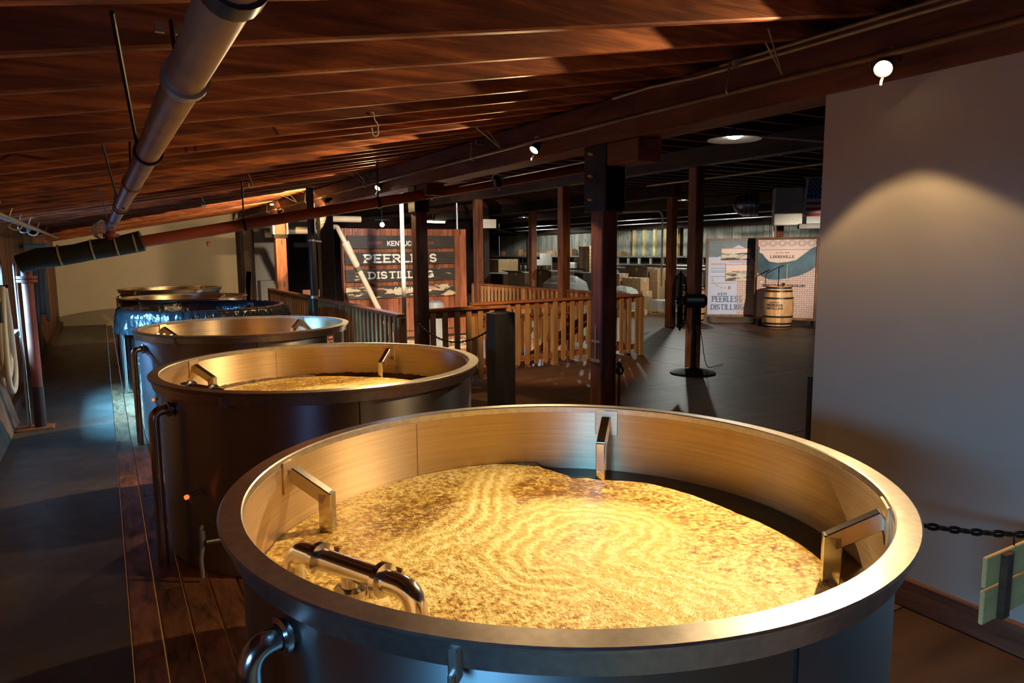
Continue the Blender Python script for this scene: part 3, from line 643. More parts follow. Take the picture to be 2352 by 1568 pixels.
# ------------------------------------------------------------------ pipes, conduits and their hangers
def pipe(name, label, pts, r, m, cat='pipe', seg=14, loc=None):
    t = thing(name, label, cat, loc or pts[0]); MB().tube(pts, r, seg).build('tube', m, t, 60); return t
gp = [(.172, .25, 2.035), (.168, 1.1, 2.03), (.10, 7.62, 1.955)]
t = pipe('overhead_pipe', 'fat weathered grey pipe hanging under the rafters, running away overhead', gp, .036, TANPIPE, seg=20)
def gpt(y): k = (y - 1.1) / 6.52; return Vector((.168 - .068 * k, y, 2.03 - .075 * k))
for y, L, m in ((.98, .05, PIPEBLK), (1.52, .035, GALV), (2.55, .03, IRON), (3.55, .05, TANPIPE), (4.9, .05, TANPIPE), (5.05, .02, IRON), (6.4, .05, TANPIPE), (7.3, .05, TANPIPE)):
    MB().cyl(gpt(y - L / 2), gpt(y + L / 2), .0435, seg=20).build('pipe_coupling', m, t, 40)
for y in (1.88, 3.9, 6.38):
    m = MB(); c_ = gpt(y).x
    m.tube([Vector((c_ - .10, y, rz_(.1) + .02)), gpt(y + .66) + Vector((-.03, 0, .01)), gpt(y + .66) + Vector((0, 0, -.043))], .0055, 6)
    m.tube([Vector((c_ + .02, y, rz_(.1) + .02)), gpt(y - .25) + Vector((0, 0, .04))], .0055, 6)
    m.build('hanger_rod', IRON, t)
MB().box(.145, 1.872, 2.20, .165, 1.885, 2.222).box(.185, 1.872, 2.20, .205, 1.885, 2.226).build('hanger_clip', COND, t)
def rp(x): return Vector((x, 7.92 - .1 * (x + .6), 1.645 + .182 * (x + .6)))
t = thing('cross_pipe', 'rust red pipe crossing above the vats, black wrapped at its left end', 'pipe', rp(-.6))
MB().tube([rp(.25), rp(5.6)], .057, 20).build('tube', REDPIPE, t, 60)
ins = [rp(-.66) + Vector((0, 0, -.02))] + [rp(x) + Vector((0, random.uniform(-.008, .008), random.uniform(-.012, .012))) for x in (-.5, -.35, -.2, -.05, .1, .22, .36)]
MB().tube(ins, [.085, .095, .092, .09, .094, .092, .095, .10], 20).build('insulation', INSUL, t, 60)
for x in (-.33, -.06, .14, .30):
    x_, y_, z_ = frame_of(rp(1) - rp(0)); MB().lathe([(.096, -.008), (.101, -.008), (.101, .008), (.096, .008)], seg=24, closed=True, axis=(rp(x), x_, y_, z_)).build('strap', STRAP, t)
for x in (1.3, 2.7):
    x_, y_, z_ = frame_of(rp(1) - rp(0)); p = rp(x)
    MB().lathe([(.056, -.015), (.066, -.015), (.066, .015), (.056, .015)], seg=24, closed=True, axis=(p, x_, y_, z_)).tube([p + Vector((0, 0, .05)), Vector((p.x, p.y, rz_(p.x) + .02))], .008, 8).build('hanger', IRON, t)
MB().tube([rp(.09) + Vector((0, 0, .05)), Vector((.1, 7.72, 1.99))], .045, 16).lathe([(.045, 1.86), (.07, 1.86), (.07, 1.895), (.045, 1.895)], (.098, 7.80), 20).build('tee_branch', REDPIPE, t, 60)
t = thing('standpipe', 'rust red vertical pipe with a flange beside the left window', 'pipe', (-.63, 8.2, 0))
MB().tube([(-.63, 8.2, 0), (-.63, 8.2, 1.60)], .048, 20).build('tube', REDPIPE, t, 60)
MB().lathe([(.048, 1.44), (.085, 1.44), (.085, 1.465), (.048, 1.465)], (-.63, 8.2), 20).lathe([(.048, 1.475), (.085, 1.475), (.085, 1.50), (.048, 1.50)], (-.63, 8.2), 20).build('flange', REDPIPE, t, 40)
MB().tube([(-.63, 8.2, 0), (-.63, 8.2, .42)], .051, 20).build('dark_sleeve', plain('dark_pipe_sleeve', (.05, .022, .016), .5), t, 60)
pipe('thin_pipe', 'thin shiny vertical pipe just left of the red standpipe', [(-.725, 8.25, 0), (-.725, 8.25, 1.62)], .016, CHROME)
t = pipe('iron_pipe', 'long black iron pipe running along the beam, carrying the spot lamps', [(3.1, -2.8, 2.55), (3.1, 2, 2.552), (3.1, 5, 2.577), (3.1, 19.6, 2.59)], .017, plain('oiled_pipe', (.16, .10, .06), .4, .5))
for y in (.4, 2.9, 6.05, 9.2, 12.3, 15.5):
    MB().tube([(3.09, y, 2.72), (3.075, y, 2.60)] + arc((3.1, y, 2.575), .026, pi, 2.2 * pi, 10, (1, 0, 0), (0, 0, 1)), .006, 6).box(3.13, y - .02, 2.70, 3.21, y + .02, 2.74).build('pipe_hook', GALV, t)
for y in (2.55, 5.5, 9.1, 12.9):
    MB().tube([(2.75, y - .2, rz_(2.75) + .02), (3.1, y, 2.585)], .0045, 6).tube([(2.95, y, rz_(2.95) + .02), (3.1, y, 2.585)], .0045, 6).build('hanger_rod', COND, t)
pipe('conduit', 'longer of the two tan conduits on the beam face, ending in a downward kink', [(3.14, 3.995, 2.735), (3.14, 3.6, 2.735), (3.15, 3.2, 2.712), (3.15, 2.6, 2.705), (3.15, -2.5, 2.69)], .011, COND, 'conduit')
pipe('conduit', 'shorter upper tan conduit on the beam face', [(3.17, 3.04, 2.742), (3.17, 1.7, 2.742), (3.17, -2.5, 2.742)], .011, COND, 'conduit')
pipe('vertical_pipe', 'black vertical pipe with a silver ring in front of the charred post', [(2.44, 9.5, 0), (2.44, 9.5, 2.55)], .047, PIPEBLK)
t = bpy.data.objects['vertical_pipe']
MB().lathe([(.047, 1.09), (.052, 1.09), (.052, 1.13), (.047, 1.13)], (2.44, 9.5), 20).build('ring', GALV, t, 40)
MB().bar((2.44, 9.5, 1.86), (2.75, 10.2, 1.86), .02, .02).lathe([(.047, 1.85), (.051, 1.85), (.051, 1.875), (.047, 1.875)], (2.44, 9.5), 20).build('clamp', GALV, t)
pipe('vertical_pipe', 'black vertical pipe touching the charred post', [(3.02, 11.62, 0), (3.02, 11.62, 2.5)], .04, PIPEBLK)
pipe('vertical_pipe', 'pale vertical pipe crossing in front of the sign wall', [(4.12, 10.52, -1.5), (4.12, 10.52, 2.9)], .034, PVC)
t = thing('drain_pipe', 'white plastic pipe slanting down across the sign wall', 'pipe', (4.35, 12.5, -1))
pv = [(3.70, 12.6, 2.16), (3.72, 12.55, 2.08), (4.02, 12.5, 1.43), (4.75, 12.5, -.1)]
MB().tube(pv, [.042, .042, .05, .05], 16).tube([(3.3, 13.0, 2.16), (3.70, 12.6, 2.16), (3.72, 12.58, 2.1)], .042, 16).build('tube', PVC, t, 60)
def pvp(k): return Vector(pv[1]).lerp(Vector(pv[2]), k)
MB().tube([pvp(.30), pvp(.36), pvp(.6), pvp(.66)], [.07, .072, .066, .06], 16).tube([pvp(.66), pvp(.68), pvp(.95)], [.066, .066, .062], 16).build('reducer', PVC, t, 40)
MB().tube([pvp(.98), Vector(pv[2]).lerp(Vector(pv[3]), .04)], .064, 16).build('rubber_coupling', plain('rubber', (.10, .085, .06), .6), t, 40)
pipe('vent_pipe', 'thick pale horizontal pipe ending at the charred post', [(2.9, 13.4, 2.34), (4.4, 13.4, 2.34)], .06, PVC)
pipe('vent_pipe', 'pale capped pipe stub hanging left of the black vertical pipe', [(3.45, 16.2, 2.20), (4.6, 16.2, 2.22)], .085, PVC)
pipe('wall_rail_pipe', 'light steel pipe with hooks high along the left wall', [(-.60, 5.5, 1.98), (-.60, 13.7, 1.985)], .022, GALV)
t = bpy.data.objects['wall_rail_pipe']
for k, y in enumerate((6.4, 7.2, 8.0, 9.0, 10.2, 11.6)):
    MB().tube(arc((-.6, y, 1.955), .05, .3, pi + 1.0, 10, (1, 0, 0), (0, 0, -1)) + [(-.63, y, 2.03), (-.61, y, 2.09)], .007, 6).build('hook', HOSE if k % 2 else GALV, t, 60)
for i, (x, y, lab) in enumerate(((1.327, 3.758, 'white S-shaped hook hanging from a rafter nearest the camera'), (1.258, 7.053, 'small S-shaped hook on a middle rafter above the black-wrapped vat'), (1.182, 9.947, 'smallest S-shaped hook on a far rafter'))):
    z = rz_(x)
    pts = [(x - .012, y, z + .01), (x, y, z + .01), (x + .004, y, z - .025), (x + .022, y, z - .05)] + arc((x + .006, y, z - .095), .017, 0, pi, 8, (1, 0, 0), (0, 0, -1)) + [(x - .012, y, z - .07)]
    tag(MB().tube(pts, .0045, 8).build('rafter_hook', HOSE, smooth=60), lab, 'hook')
# loops of hose on the left wall
def hose_bundle(label, y, x, z1, z0, n, wy, r, nm='hose_coil'):
    t = thing(nm, label, 'hose', (x, y, z1))
    for k in range(n):
        w_ = wy * random.uniform(.7, 1.1); zb = z0 + random.uniform(-.06, .10); xx = x + k * .028
        pts = [(xx, y - w_ * .25, z1), (xx, y - w_ * .7, z1 - (z1 - zb) * .45), (xx, y - w_ * .8, zb + .12), (xx, y - w_ * .3, zb), (xx, y + w_ * .3, zb), (xx, y + w_ * .8, zb + .14), (xx, y + w_ * .6, z1 - (z1 - zb) * .4), (xx, y + w_ * .15, z1)]
        MB().tube(bend(pts, .16, 5), r, 8).build('loop', HOSE, t, 60)
    MB().cyl((x - .10, y, z1), (x + .12, y, z1), .014, seg=8).build('peg', IRON, t)
    return t
t = hose_bundle('loops of white hose hanging below the near left window', 7.75, -.86, 1.42, .52, 4, .36, .024)
MB().tube([(-.80, 7.60, .95), (-.80, 7.62, .72)], .03, 10).tube([(-.80, 7.46, 1.30), (-.80, 7.48, 1.12)], .03, 10).build('hose_fitting', BLACK, t, 40)
hose_bundle('bundle of pale hoses hanging farther down the left wall', 12.6, -.86, 1.62, .75, 5, .22, .022)
t = thing('cable_coil', 'small coil of cable by the joint of the two pipes', 'cable', (-.05, 7.85, 1.95))
for k in range(5): MB().tube(arc((-.02 + k * .012, 7.85, 1.93), .07 + .006 * k, 0, 2 * pi, 18, (.5, .85, 0), (0, 0, 1)), .004, 6).build('loop', GREYP, t, 60)
tag(MB().box(-.93, 12.0, 1.80, -.66, 12.9, 1.86).build('strip_light', WHITEB, bevel=.01), 'small unlit white strip fixture above the black insulation', 'light')

# ------------------------------------------------------------------ spot lamps
def lamp_head(label, p, aim, lit=True, lights=None, cat='spot lamp', fwd=.0):
    p = Vector(p); a = (Vector(aim) - p).normalized(); x, y, z = frame_of(a)
    t = thing('spot_lamp', label, cat, p, 'spot lamps along the beam' if lit else None)
    MB().lathe([(.0001, -.11), (.022, -.11), (.028, -.07), (.041, -.015), (.043, .0), (.039, .0), (.036, -.012), (.0001, -.02)], seg=24, axis=(p, x, y, z)).build('housing', IRON, t, 50)
    MB().lathe([(.0001, .003), (.024, .001), (.036, -.009)], seg=24, axis=(p, x, y, z)).build('lens', SOFTLENS if lit else WHITEB, t, 60)
    h = Vector((a.x, a.y, 0)).normalized(); s = Vector((-h.y, h.x, 0)); q = p - a * .05
    m = MB()
    m.tube([q + s * .062] + [q + s * .062 * math.cos(k * pi / 10) + Vector((0, 0, -.0)) + (-a * .0 + Vector((0, 0, .075))) * math.sin(k * pi / 10) for k in range(1, 10)] + [q - s * .062], .005, 6)
    m.build('yoke', GALV, t, 60)
    MB().obox(p + a * .02 + Vector((0, 0, -.045)), s * .005, a * .018, (0, 0, .008)).build('clip', GALV, t)
    return t
LBL = ['glaring spot lamp above the white partition wall, largest of the lit lamps', 'lit spot lamp left of the tall bracketed post', 'lit spot lamp near the pale vertical pipe', 'lit spot lamp above the black vertical pipe', 'smallest lit spot lamp, near the red capped post']
for (y, aim, wn, ww), lab in zip(LAMPS, LBL):
    p = Vector((3.10, y, 2.49 if y < 3 else 2.505))
    a2 = Vector(aim) if y > 3 else Vector((.9, 1.1, .75))
    lamp_head(lab, p, a2); lamp_lights(p + (a2 - p).normalized() * .02, aim, wn, ww, 2.30 if y < 3 else 2.30 if y < 10 else 1.15 if y < 12 else 1.7)
p = Vector((3.62, 8.2, 2.40)); aim = (5.7, 14.3, 1.3)
lamp_head('black spot lamp on the second rail, turned towards the sign wall', p, aim, False)
light('SPOT', 'spot_sign', p + (Vector(aim) - p).normalized() * .03, 1600, NEUT, aim, spot_size=.80, spot_blend=.5, shadow_soft_size=.03)
pipe('lamp_rail', 'thin rail under the beam that carries the black spot lamps', [(3.62, 4.5, 2.445), (3.62, 9.6, 2.445)], .010, GALV, 'rail')
lamp_head('black spot lamp midway on the second rail, turned towards the stair railing', (3.62, 6.5, 2.39), (6.0, 8.9, .5), False)
light('SPOT', 'spot_stairs', Vector((3.66, 6.54, 2.36)), 300, WARM, (6.0, 8.9, .4), spot_size=1.15, spot_blend=.6, shadow_soft_size=.03)

# ------------------------------------------------------------------ stair railings
def rail(label, a, b, h=1.0, pitch=.165, ends=(True, True), sw=.07, zb=.05, posts=()):
    a, b = Vector((*a, 0)), Vector((*b, 0)); d = (b - a); L = d.length; d.normalize(); nrm = Vector((-d.y, d.x, 0)); along_x = abs(d.x) > abs(d.y)
    t = thing('stair_railing', label, 'railing', a); W_ = RAILX if along_x else RAILW
    MB().bar(a + Vector((0, 0, h - .02)), b + Vector((0, 0, h - .02)), .11, .038).build('top_rail', W_, t, bevel=.005)
    MB().bar(a + Vector((0, 0, h - .085)) + nrm * .02, b + Vector((0, 0, h - .085)) + nrm * .02, .035, .085).build('upper_stringer', W_, t)
    MB().bar(a + Vector((0, 0, zb + .10)) + nrm * .02, b + Vector((0, 0, zb + .10)) + nrm * .02, .035, .085).build('lower_stringer', W_, t)
    for k, e in enumerate(ends):
        if e: q = (a, b)[k]; MB().obox(q + Vector((0, 0, h / 2 - .02)), d * .043, nrm * .043, (0, 0, h / 2 - .02)).build('newel_post', SLATW, t, bevel=.004)
    for q in posts: q = a + d * q; MB().obox(q + Vector((0, 0, h / 2 - .02)), d * .043, nrm * .043, (0, 0, h / 2 - .02)).build('newel_post', SLATW, t, bevel=.004)
    # flat slat with a rounded foot
    hw = sw / 2; pr2 = [(-hw, h - .05), (hw, h - .05)] + [(hw * math.cos(-pi * k / 8), zb + hw + hw * math.sin(-pi * k / 8)) for k in range(9)]
    n = len(pr2); m = MB(); vs = []
    for s in (-.013, .013): vs += [d * u + nrm * (s - .014) + Vector((0, 0, z)) for u, z in pr2]
    m.add(vs, [tuple(range(n)), tuple(range(2 * n - 1, n - 1, -1))] + [(k, (k + 1) % n, n + (k + 1) % n, n + k) for k in range(n)])
    me = m.mesh('slat', SLATW); c = int(L / pitch)
    for k in range(c):
        piece('slat', me, t, a + d * (pitch * (k + .6)))
    return t
rail('short front stair railing between the dark post and the short black stub post', (3.40, 8.0), (4.55, 8.0), 1.0, ends=(True, False))
rail('wide slatted railing across the front of the stair opening', (4.35, 8.62), (7.50, 8.78), 1.0, posts=(1.42,))
rail('long rear railing of the stair opening, in front of the cartons', (7.30, 14.3), (7.38, 8.95), 1.0, .155, posts=(2.2,))
rail('side railing running from the charred post to the dark post', (3.02, 11.45), (2.98, 7.72), .98)
rail('far side railing between the red capped post and the charred post', (3.02, 15.3), (3.02, 11.95), .98)
rail('inner railing seen through the front slats of the stair opening', (5.3, 10.4), (7.2, 10.4), .62, .14, (False, False), zb=-.5)
# stairs down
t = thing('staircase', 'wooden stair with sloping handrail going down inside the railing', 'stairs', (6.0, 9.9, -1.4))
for k in range(9):
    MB().box(6.9 - k * .27 - .27, 9.35, -.2 - k * .19, 6.9 - k * .27, 10.25, -.16 - k * .19).build('tread', PLANKW, t)
for yv in (9.33, 10.27): MB().bar((7.0, yv, -.15), (4.5, yv, -1.92), .045, .24).build('stringer', RAILX, t)
MB().bar((7.12, 9.32, .78), (5.1, 9.32, -.26), .05, .10).bar((7.12, 9.32, .66), (5.1, 9.32, -.38), .04, .06).build('handrail', RAILX, t)
for k in range(8):
    x = 6.95 - k * .24; MB().bar((x, 9.34, .66 - k * .125), (x, 9.34, -.45 - k * .16), .05, .03).build('baluster', SLATW, t)
mb = MB().box(4.3, 14.46, -1.6, 7.2, 14.6, -.16)
bw = S(mb.build('wall_stairwell', BRICKP))
bk = MB().box(0, 0, 0, .215, .03, .068).mesh('brick', BRICKP, bevel=.004)
for r in range(9):
    for c in range(13): piece('brick', bk, bw, (4.3 + c * .225 + (.11 if r % 2 else 0), 14.425, -.27 - r * .078))
S(MB().box(3.3, 8.75, -.25, 3.34, 14.45, 0).box(7.27, 8.75, -.25, 7.3, 14.45, 0).box(3.34, 8.75, -.25, 7.27, 8.78, -.03).build('trim_7', RAILW))
t = thing('steel_tank', 'grey steel cylinder with a round lid in the stair opening before the sign wall', 'tank', (5.72, 12.9, -1.55))
MB().lathe([(.0001, -1.55), (.17, -1.55), (.15, .50), (.0001, .50)], (5.72, 12.9), 28).build('shell', GREYP, t, 40)
MB().lathe([(.0001, .46), (.19, .46), (.20, .50), (.20, .55), (.17, .57), (.17, .63), (.15, .70), (.10, .73), (.0001, .73)], (5.72, 12.9), 28).build('lid', GREYP, t, 40)

# ------------------------------------------------------------------ sign wall and its boards
t = thing('sign_wall', 'tall wall of red-brown vertical planks behind the stair opening', 'sign wall', (5.75, 14.45, -.15))
x = 4.42; meS = [MB().box(0, 0, -.14, wd - .006, .03, 2.2).mesh('plank', SIGNW) for wd in (.115, .125, .135)]
while x < 6.84:
    k = random.randrange(3); wd = (.115, .125, .135)[k]; piece('plank', meS[k], t, (x, 14.42 + random.uniform(-.004, .004), 0)); x += wd
for a, b, m in ((4.31, 4.36, SIGNW), (4.365, 4.425, SIGNW), (6.86, 7.0, SIGNW), (7.005, 7.16, SIGNW)): MB().box(a, 14.385, -.15, b, 14.45, 2.205).build('trim_board', m, t, bevel=.004)
MB().box(4.3, 14.45, -.15, 7.16, 14.46, 2.2).build('backing', DARKW, t)
Xv, Zv, Nv = Vector((1, 0, 0)), Vector((0, 0, 1)), Vector((0, -1, 0))
BD = [('black sign board with a narrow word between red lines, topmost of four', 1.783, 2.053, BOARD_A, [('KENTUCKY', 5.27, 6.0, 1.835, .108, .020, False)]),
      ('black sign board with the largest cream letters, second from top', 1.442, 1.703, BOARD_A, [('PEERLESS', 4.755, 6.42, 1.48, .185, .036, True)]),
      ('worn black sign board with cream serif letters, third from top', 1.083, 1.345, BOARD_B, [('DISTILLING', 4.84, 6.335, 1.142, .158, .031, True)]),
      ('peeling sign board with patches of cream paint, lowest of four', .73, .99, BOARD_C, [('COMPANY', 5.40, 5.93, .870, .085, .015, False)])]
for lab, z0, z1, m, ws in BD:
    x0 = 4.40 if z1 > 2 else 4.345
    b = thing('sign_board', lab, 'sign', (5.6, 14.37, z0)); MB().box(x0, 14.335, z0, 6.85, 14.375, z1).build('board', m, b, bevel=.004)
    for s, xa, xb, z, hh, tk, ser in ws:
        mb = MB(); word(mb, s, flat((xa, 14.334, z), Xv, Zv, Nv), xb - xa, hh, tk, ser); mb.build('lettering', LETTER, b)
    if len(ws[0][0]) < 9 and not ws[0][6]:
        zz = (z0 + z1) / 2 + (-.02 if z1 > 2 else .07); mb = MB()
        for xa, xb in ((4.85, 5.15), (6.08, 6.35)):
            for dz in (-.018, .018): mb.box(xa, 14.331, zz + dz - .007, xb, 14.334, zz + dz + .007)
        mb.build('red_rule', plain('rule_red', (.30, .07, .04), .6), b)
t = thing('bulb_lamp', 'bright blue-white bulb glowing above the sign wall', 'lamp', (4.87, 13.5, 2.2))
MB().ball((4.87, 13.5, 2.245), .045, 8).build('bulb', COOLBULB, t, 60)
MB().cyl((4.87, 13.5, 2.29), (4.87, 13.5, 2.34), .02, seg=10).tube([(4.87, 13.5, 2.34), (4.87, 13.5, 3.30)], .006, 6).box(4.72, 13.49, 2.335, 5.02, 13.51, 2.35).build('bracket', IRON, t)
light('POINT', 'bulb_light', (4.87, 13.42, 2.2), 14, (.45, .65, 1.0), shadow_soft_size=.05)

# ------------------------------------------------------------------ chains and the little board on the right
def chain(name, label, pts, r=.0055, L=.042, w_=.024):
    """closed links laid along a polyline, every second link turned a quarter"""
    pts = [Vector(p) for p in pts]; m = MB(); d = 0; k = 0
    seg = [(pts[i], pts[i + 1]) for i in range(len(pts) - 1)]; tot = sum((b - a).length for a, b in seg); stp = L * .72
    def at(s):
        for a, b in seg:
            l = (b - a).length
            if s <= l: return a.lerp(b, s / l), (b - a).normalized()
            s -= l
        return seg[-1][1], (seg[-1][1] - seg[-1][0]).normalized()
    while d < tot:
        p, z = at(d); x, y, _ = frame_of(z); s = x if k % 2 else y
        loop = [p + s * (w_ / 2 - r) * math.cos(q) + z * (L / 2 - r) * math.sin(q) for q in [2 * pi * i / 10 for i in range(10)]]
        m.tube(loop, r, 5, closed=True); d += stp; k += 1
    return tag(m.build(name, IRON, smooth=60), label, 'chain')
def sag(a, b, s, n=14): a, b = Vector(a), Vector(b); return [a.lerp(b, i / n) - Vector((0, 0, s * 4 * (i / n) * (1 - i / n))) for i in range(n + 1)]
chain('barrier_chain', 'black chain hanging from the dark post to the short black stub post', sag((3.20, 7.74, .86), (3.25, 6.05, .93), .17), .006, .05, .028)
chain('barrier_chain', 'black chain dangling down the edge of the tall bracketed post', [(3.37, 4.18, .80), (3.372, 4.185, .4), (3.37, 4.18, .05)], .005, .05, .026)
chain('barrier_chain', 'black chain in front of the white partition carrying a small wooden board', sag((2.42, 1.60, .70), (3.18, 1.05, .64), .05), .007, .055, .032)
BOARDW = wood('warm_pine', (.80, .46, .15), (.95, .62, .24), 0, .6, 20, 10, .1, False)
t = thing('hanging_board', 'small pale two-plank board with dark battens, hung on a chain by the white partition', 'board', (2.88, 1.2, .36))
MB().box(2.60, 1.19, .502, 3.16, 1.205, .615).build('plank', BOARDW, t, bevel=.003)
MB().box(2.60, 1.19, .365, 3.16, 1.205, .49).build('plank', BOARDW, t, bevel=.003)
MB().box(2.69, 1.165, .372, 2.735, 1.19, .612).build('batten', BEAMW, t, bevel=.003)
MB().box(2.98, 1.165, .372, 3.025, 1.19, .612).build('batten', BEAMW, t, bevel=.003)
for x in (2.8, 3.0): MB().tube([(x, 1.198, .61), (x, 1.2, .645)], .003, 6).build('wire_hook', IRON, t)

# ------------------------------------------------------------------ pedestal fan
C = Vector((6.86, 7.2, 1.0)); ax = Vector((.72, -.69, 0)); up = Vector((0, 0, 1)); sd = ax.cross(up)
t = thing('pedestal_fan', 'large black pedestal fan on a round base, seen edge-on', 'fan', (7.0, 7.07, 0))
bc = C + ax * .19
MB().lathe([(.0001, 0), (.31, 0), (.31, .015), (.22, .045), (.06, .07), (.04, .09), (.0001, .09)], (bc.x, bc.y), 40).build('base', IRON, t, 40)
MB().cyl((bc.x, bc.y, .05), (bc.x, bc.y, 1.0), .027, seg=16).cyl((bc.x, bc.y, .05), (bc.x, bc.y, .55), .036, seg=16).build('pole', IRON, t, 40)
MB().cyl(C + ax * .07, C + ax * .32, .095, seg=24).cyl(C + ax * .32, C + ax * .36, .095, .05, 24).build('motor', BLACK, t, 40)
m = MB(); prf = [(.05, -.11), (.20, -.105), (.33, -.075), (.395, -.0), (.33, .06), (.20, .085), (.09, .09)]
for k in range(56):
    a = 2 * pi * k / 56; m.tube([C + (sd * math.cos(a) + up * math.sin(a)) * r + ax * z for r, z in prf], .0035, 4)
for r, z in ((.05, -.11), (.13, -.108), (.20, -.105), (.27, -.092), (.33, -.075), (.40, 0), (.33, .06), (.2, .085)): m.tube([C + (sd * math.cos(a) + up * math.sin(a)) * r + ax * z for a in [2 * pi * i / 40 for i in range(40)]], .005 if r < .4 else .016, 5, closed=True)
m.build('cage', IRON, t)
MB().cyl(C - ax * .05, C + ax * .07, .05, seg=16).build('hub', IRON, t)
for k in range(3):
    a = k * 2 * pi / 3 + .3; e = sd * math.cos(a) + up * math.sin(a); q = ax.cross(e)
    MB().obox(C + e * .20, e * .15, q * .09 + ax * .035, (ax - q * .3).normalized() * .003).build('blade', IRON, t, bevel=.002)
tag(MB().tube(bend([(bc.x + .04, bc.y, .9), (bc.x + .2, bc.y + .05, .5), (bc.x + .25, bc.y, .03), (bc.x + .9, bc.y + .3, .012)], .2, 6), .006, 6).build('power_cord', BLACK, smooth=60), 'black cord trailing from the pedestal fan to the floor', 'cord')

# ------------------------------------------------------------------ display panels and barrels
MAPP = mk_map('map_pink', (.62, .44, .40), (.10, .06, .06)); BLUEP = plain('poster_lavender', (.40, .45, .66), .5, 0, .06, 2); TEAL = plain('poster_river', (.055, .105, .145), .5, 0, .55, 2.2)
FRW = wood('frame_wood', (.06, .025, .012), (.22, .10, .05), 2, .5); PINKP = plain('poster_pink', (.66, .50, .46), .5, 0, .04, 2); INK = plain('print_ink', (.035, .028, .03), .6); INKB = plain('print_ink_blue', (.13, .17, .30), .6); ORNG = plain('print_orange', (.55, .20, .08), .6)
def panel(label, A, B, z0, z1):
    A, B = Vector((*A, 0)), Vector((*B, 0)); u = (B - A).normalized(); W_ = (B - A).length; n = Vector((u.y, -u.x, 0)); H_ = z1 - z0
    t = thing('display_panel', label, 'display panel', (A + B) / 2); o = A + Vector((0, 0, z0)); k = .055
    def slab(a, b, c, d, z, th, m, nm, par=t):
        return MB().obox(o + u * (a + c) / 2 + Vector((0, 0, (b + d) / 2)) + n * z, u * (c - a) / 2, Vector((0, 0, (d - b) / 2)), n * th / 2).build(nm, m, par)
    for r in ((0, 0, W_, k), (0, H_ - k, W_, H_), (0, k, k, H_ - k), (W_ - k, k, W_, H_ - k)): slab(*r, 0, .06, FRW, 'frame_board')
    slab(0, 0, W_, H_, -.04, .02, DARKW, 'backing')
    for a in (.12, W_ - .12):
        MB().obox(o + u * a + Vector((0, 0, -z0 / 2)), u * .03, n * .22, (0, 0, z0 / 2)).build('foot', BLACK, t); 
        q = o + u * a + n * .2; q.z = .04; MB().cyl(q - u * .012, q + u * .012, .04, seg=16).build('caster', BLACK, t)
    def poly(pts, z, m, nm):
        vs = [o + u * (k + (W_ - 2 * k) * a) + Vector((0, 0, k + (H_ - 2 * k) * (1 - b))) + n * z for a, b in pts]; mm = MB(); q = len(vs)
        mm.add(vs + [v - n * .002 for v in vs], [tuple(range(q)), tuple(range(2 * q - 1, q - 1, -1))] + [(i, (i + 1) % q, q + (i + 1) % q, q + i) for i in range(q)]); return mm.build(nm, m, t)
    def txt(s, a, b, wd, hh, tk, m, ser=True):
        q = o + u * (k + (W_ - 2 * k) * a) + Vector((0, 0, k + (H_ - 2 * k) * (1 - b))) + n * .006
        mm = MB(); word(mm, s, flat(q, u, Vector((0, 0, 1)), n), (W_ - 2 * k) * wd, (H_ - 2 * k) * hh, tk, ser, depth=.001); return mm.build('lettering', m, t)
    return t, poly, txt
t, poly, txt = panel('left display panel with lavender poster and two old pictures', (12.231, 12.019), (13.227, 11.311), .13, 1.96)
poly([(0, 0), (1, 0), (1, 1), (0, 1)], -.01, BLUEP, 'poster')
poly([(.70, .30), (1, .38), (1, 1), (.62, 1), (.60, .60)], -.004, MAPP, 'street_map')
poly([(0, 0), (1, 0), (1, .31), (.93, .27), (.82, .17), (.72, .09), (.62, .06), (.5, .10), (.38, .17), (.2, .22), (0, .22)], -.002, TEAL, 'river')
for a, b, c, d in ((.27, .11, .85, .26), (.37, .33, .92, .54)):
    poly([(a - .012, b - .008), (c + .012, b - .008), (c + .012, d + .008), (a - .012, d + .008)], .001, ORNG, 'picture_border'); poly([(a, b), (c, b), (c, d), (a, d)], .003, mk_peel('old_picture', (.05, .045, .04), (.60, .55, .48), .46, .54), 'picture')
    poly([(a, b), (c, b), (c, b + (d - b) * .38), (a, b + (d - b) * .38)], .005, PINKP, 'picture_sky')
for k in range(7): poly([(.07 + k * .045, .305), (.09 + k * .045, .305), (.09 + k * .045, .325), (.07 + k * .045, .325)], .002, ORNG, 'print_dot')
for k in range(8):
    a = pi + k * pi / 14; x, y = .42 + .34 * math.cos(a), .50 - .135 * math.sin(a); poly([(x, y), (x + .025, y), (x + .025, y + .014), (x, y + .014)], .002, ORNG, 'print_dot')
poly([(.43, .615), (.475, .615), (.475, .655), (.43, .655)], .002, ORNG, 'print_barrel')
for k, (y, wd) in enumerate(((.27, .3), (.285, .8), (.37, .3), (.385, .3), (.40, .3), (.42, .3), (.44, .3), (.48, .3), (.57, .5), (.585, .5))): poly([(.06 if wd < .6 else .42, y), (.06 + wd if wd < .6 else .88, y), (.06 + wd if wd < .6 else .88, y + .006), (.06 if wd < .6 else .42, y + .006)], .002, WHITEB if k % 3 == 0 else INKB, 'print_line')
txt('KEN', .22, .735, .18, .035, .009, INKB); txt('PEERLESS', .10, .83, .62, .085, .020, INKB); txt('DISTILLING', .08, .935, .68, .075, .018, INKB)
t, poly, txt = panel('right display panel with pink street map and a dark river bend', (12.80, 11.066), (13.454, 9.902), .13, 1.96)
poly([(0, 0), (1, 0), (1, 1), (0, 1)], -.01, MAPP, 'poster')
poly([(0, 0), (1, 0), (1, .30), (.55, .36), (.2, .30), (0, .16)], -.004, PINKP, 'map_sky')
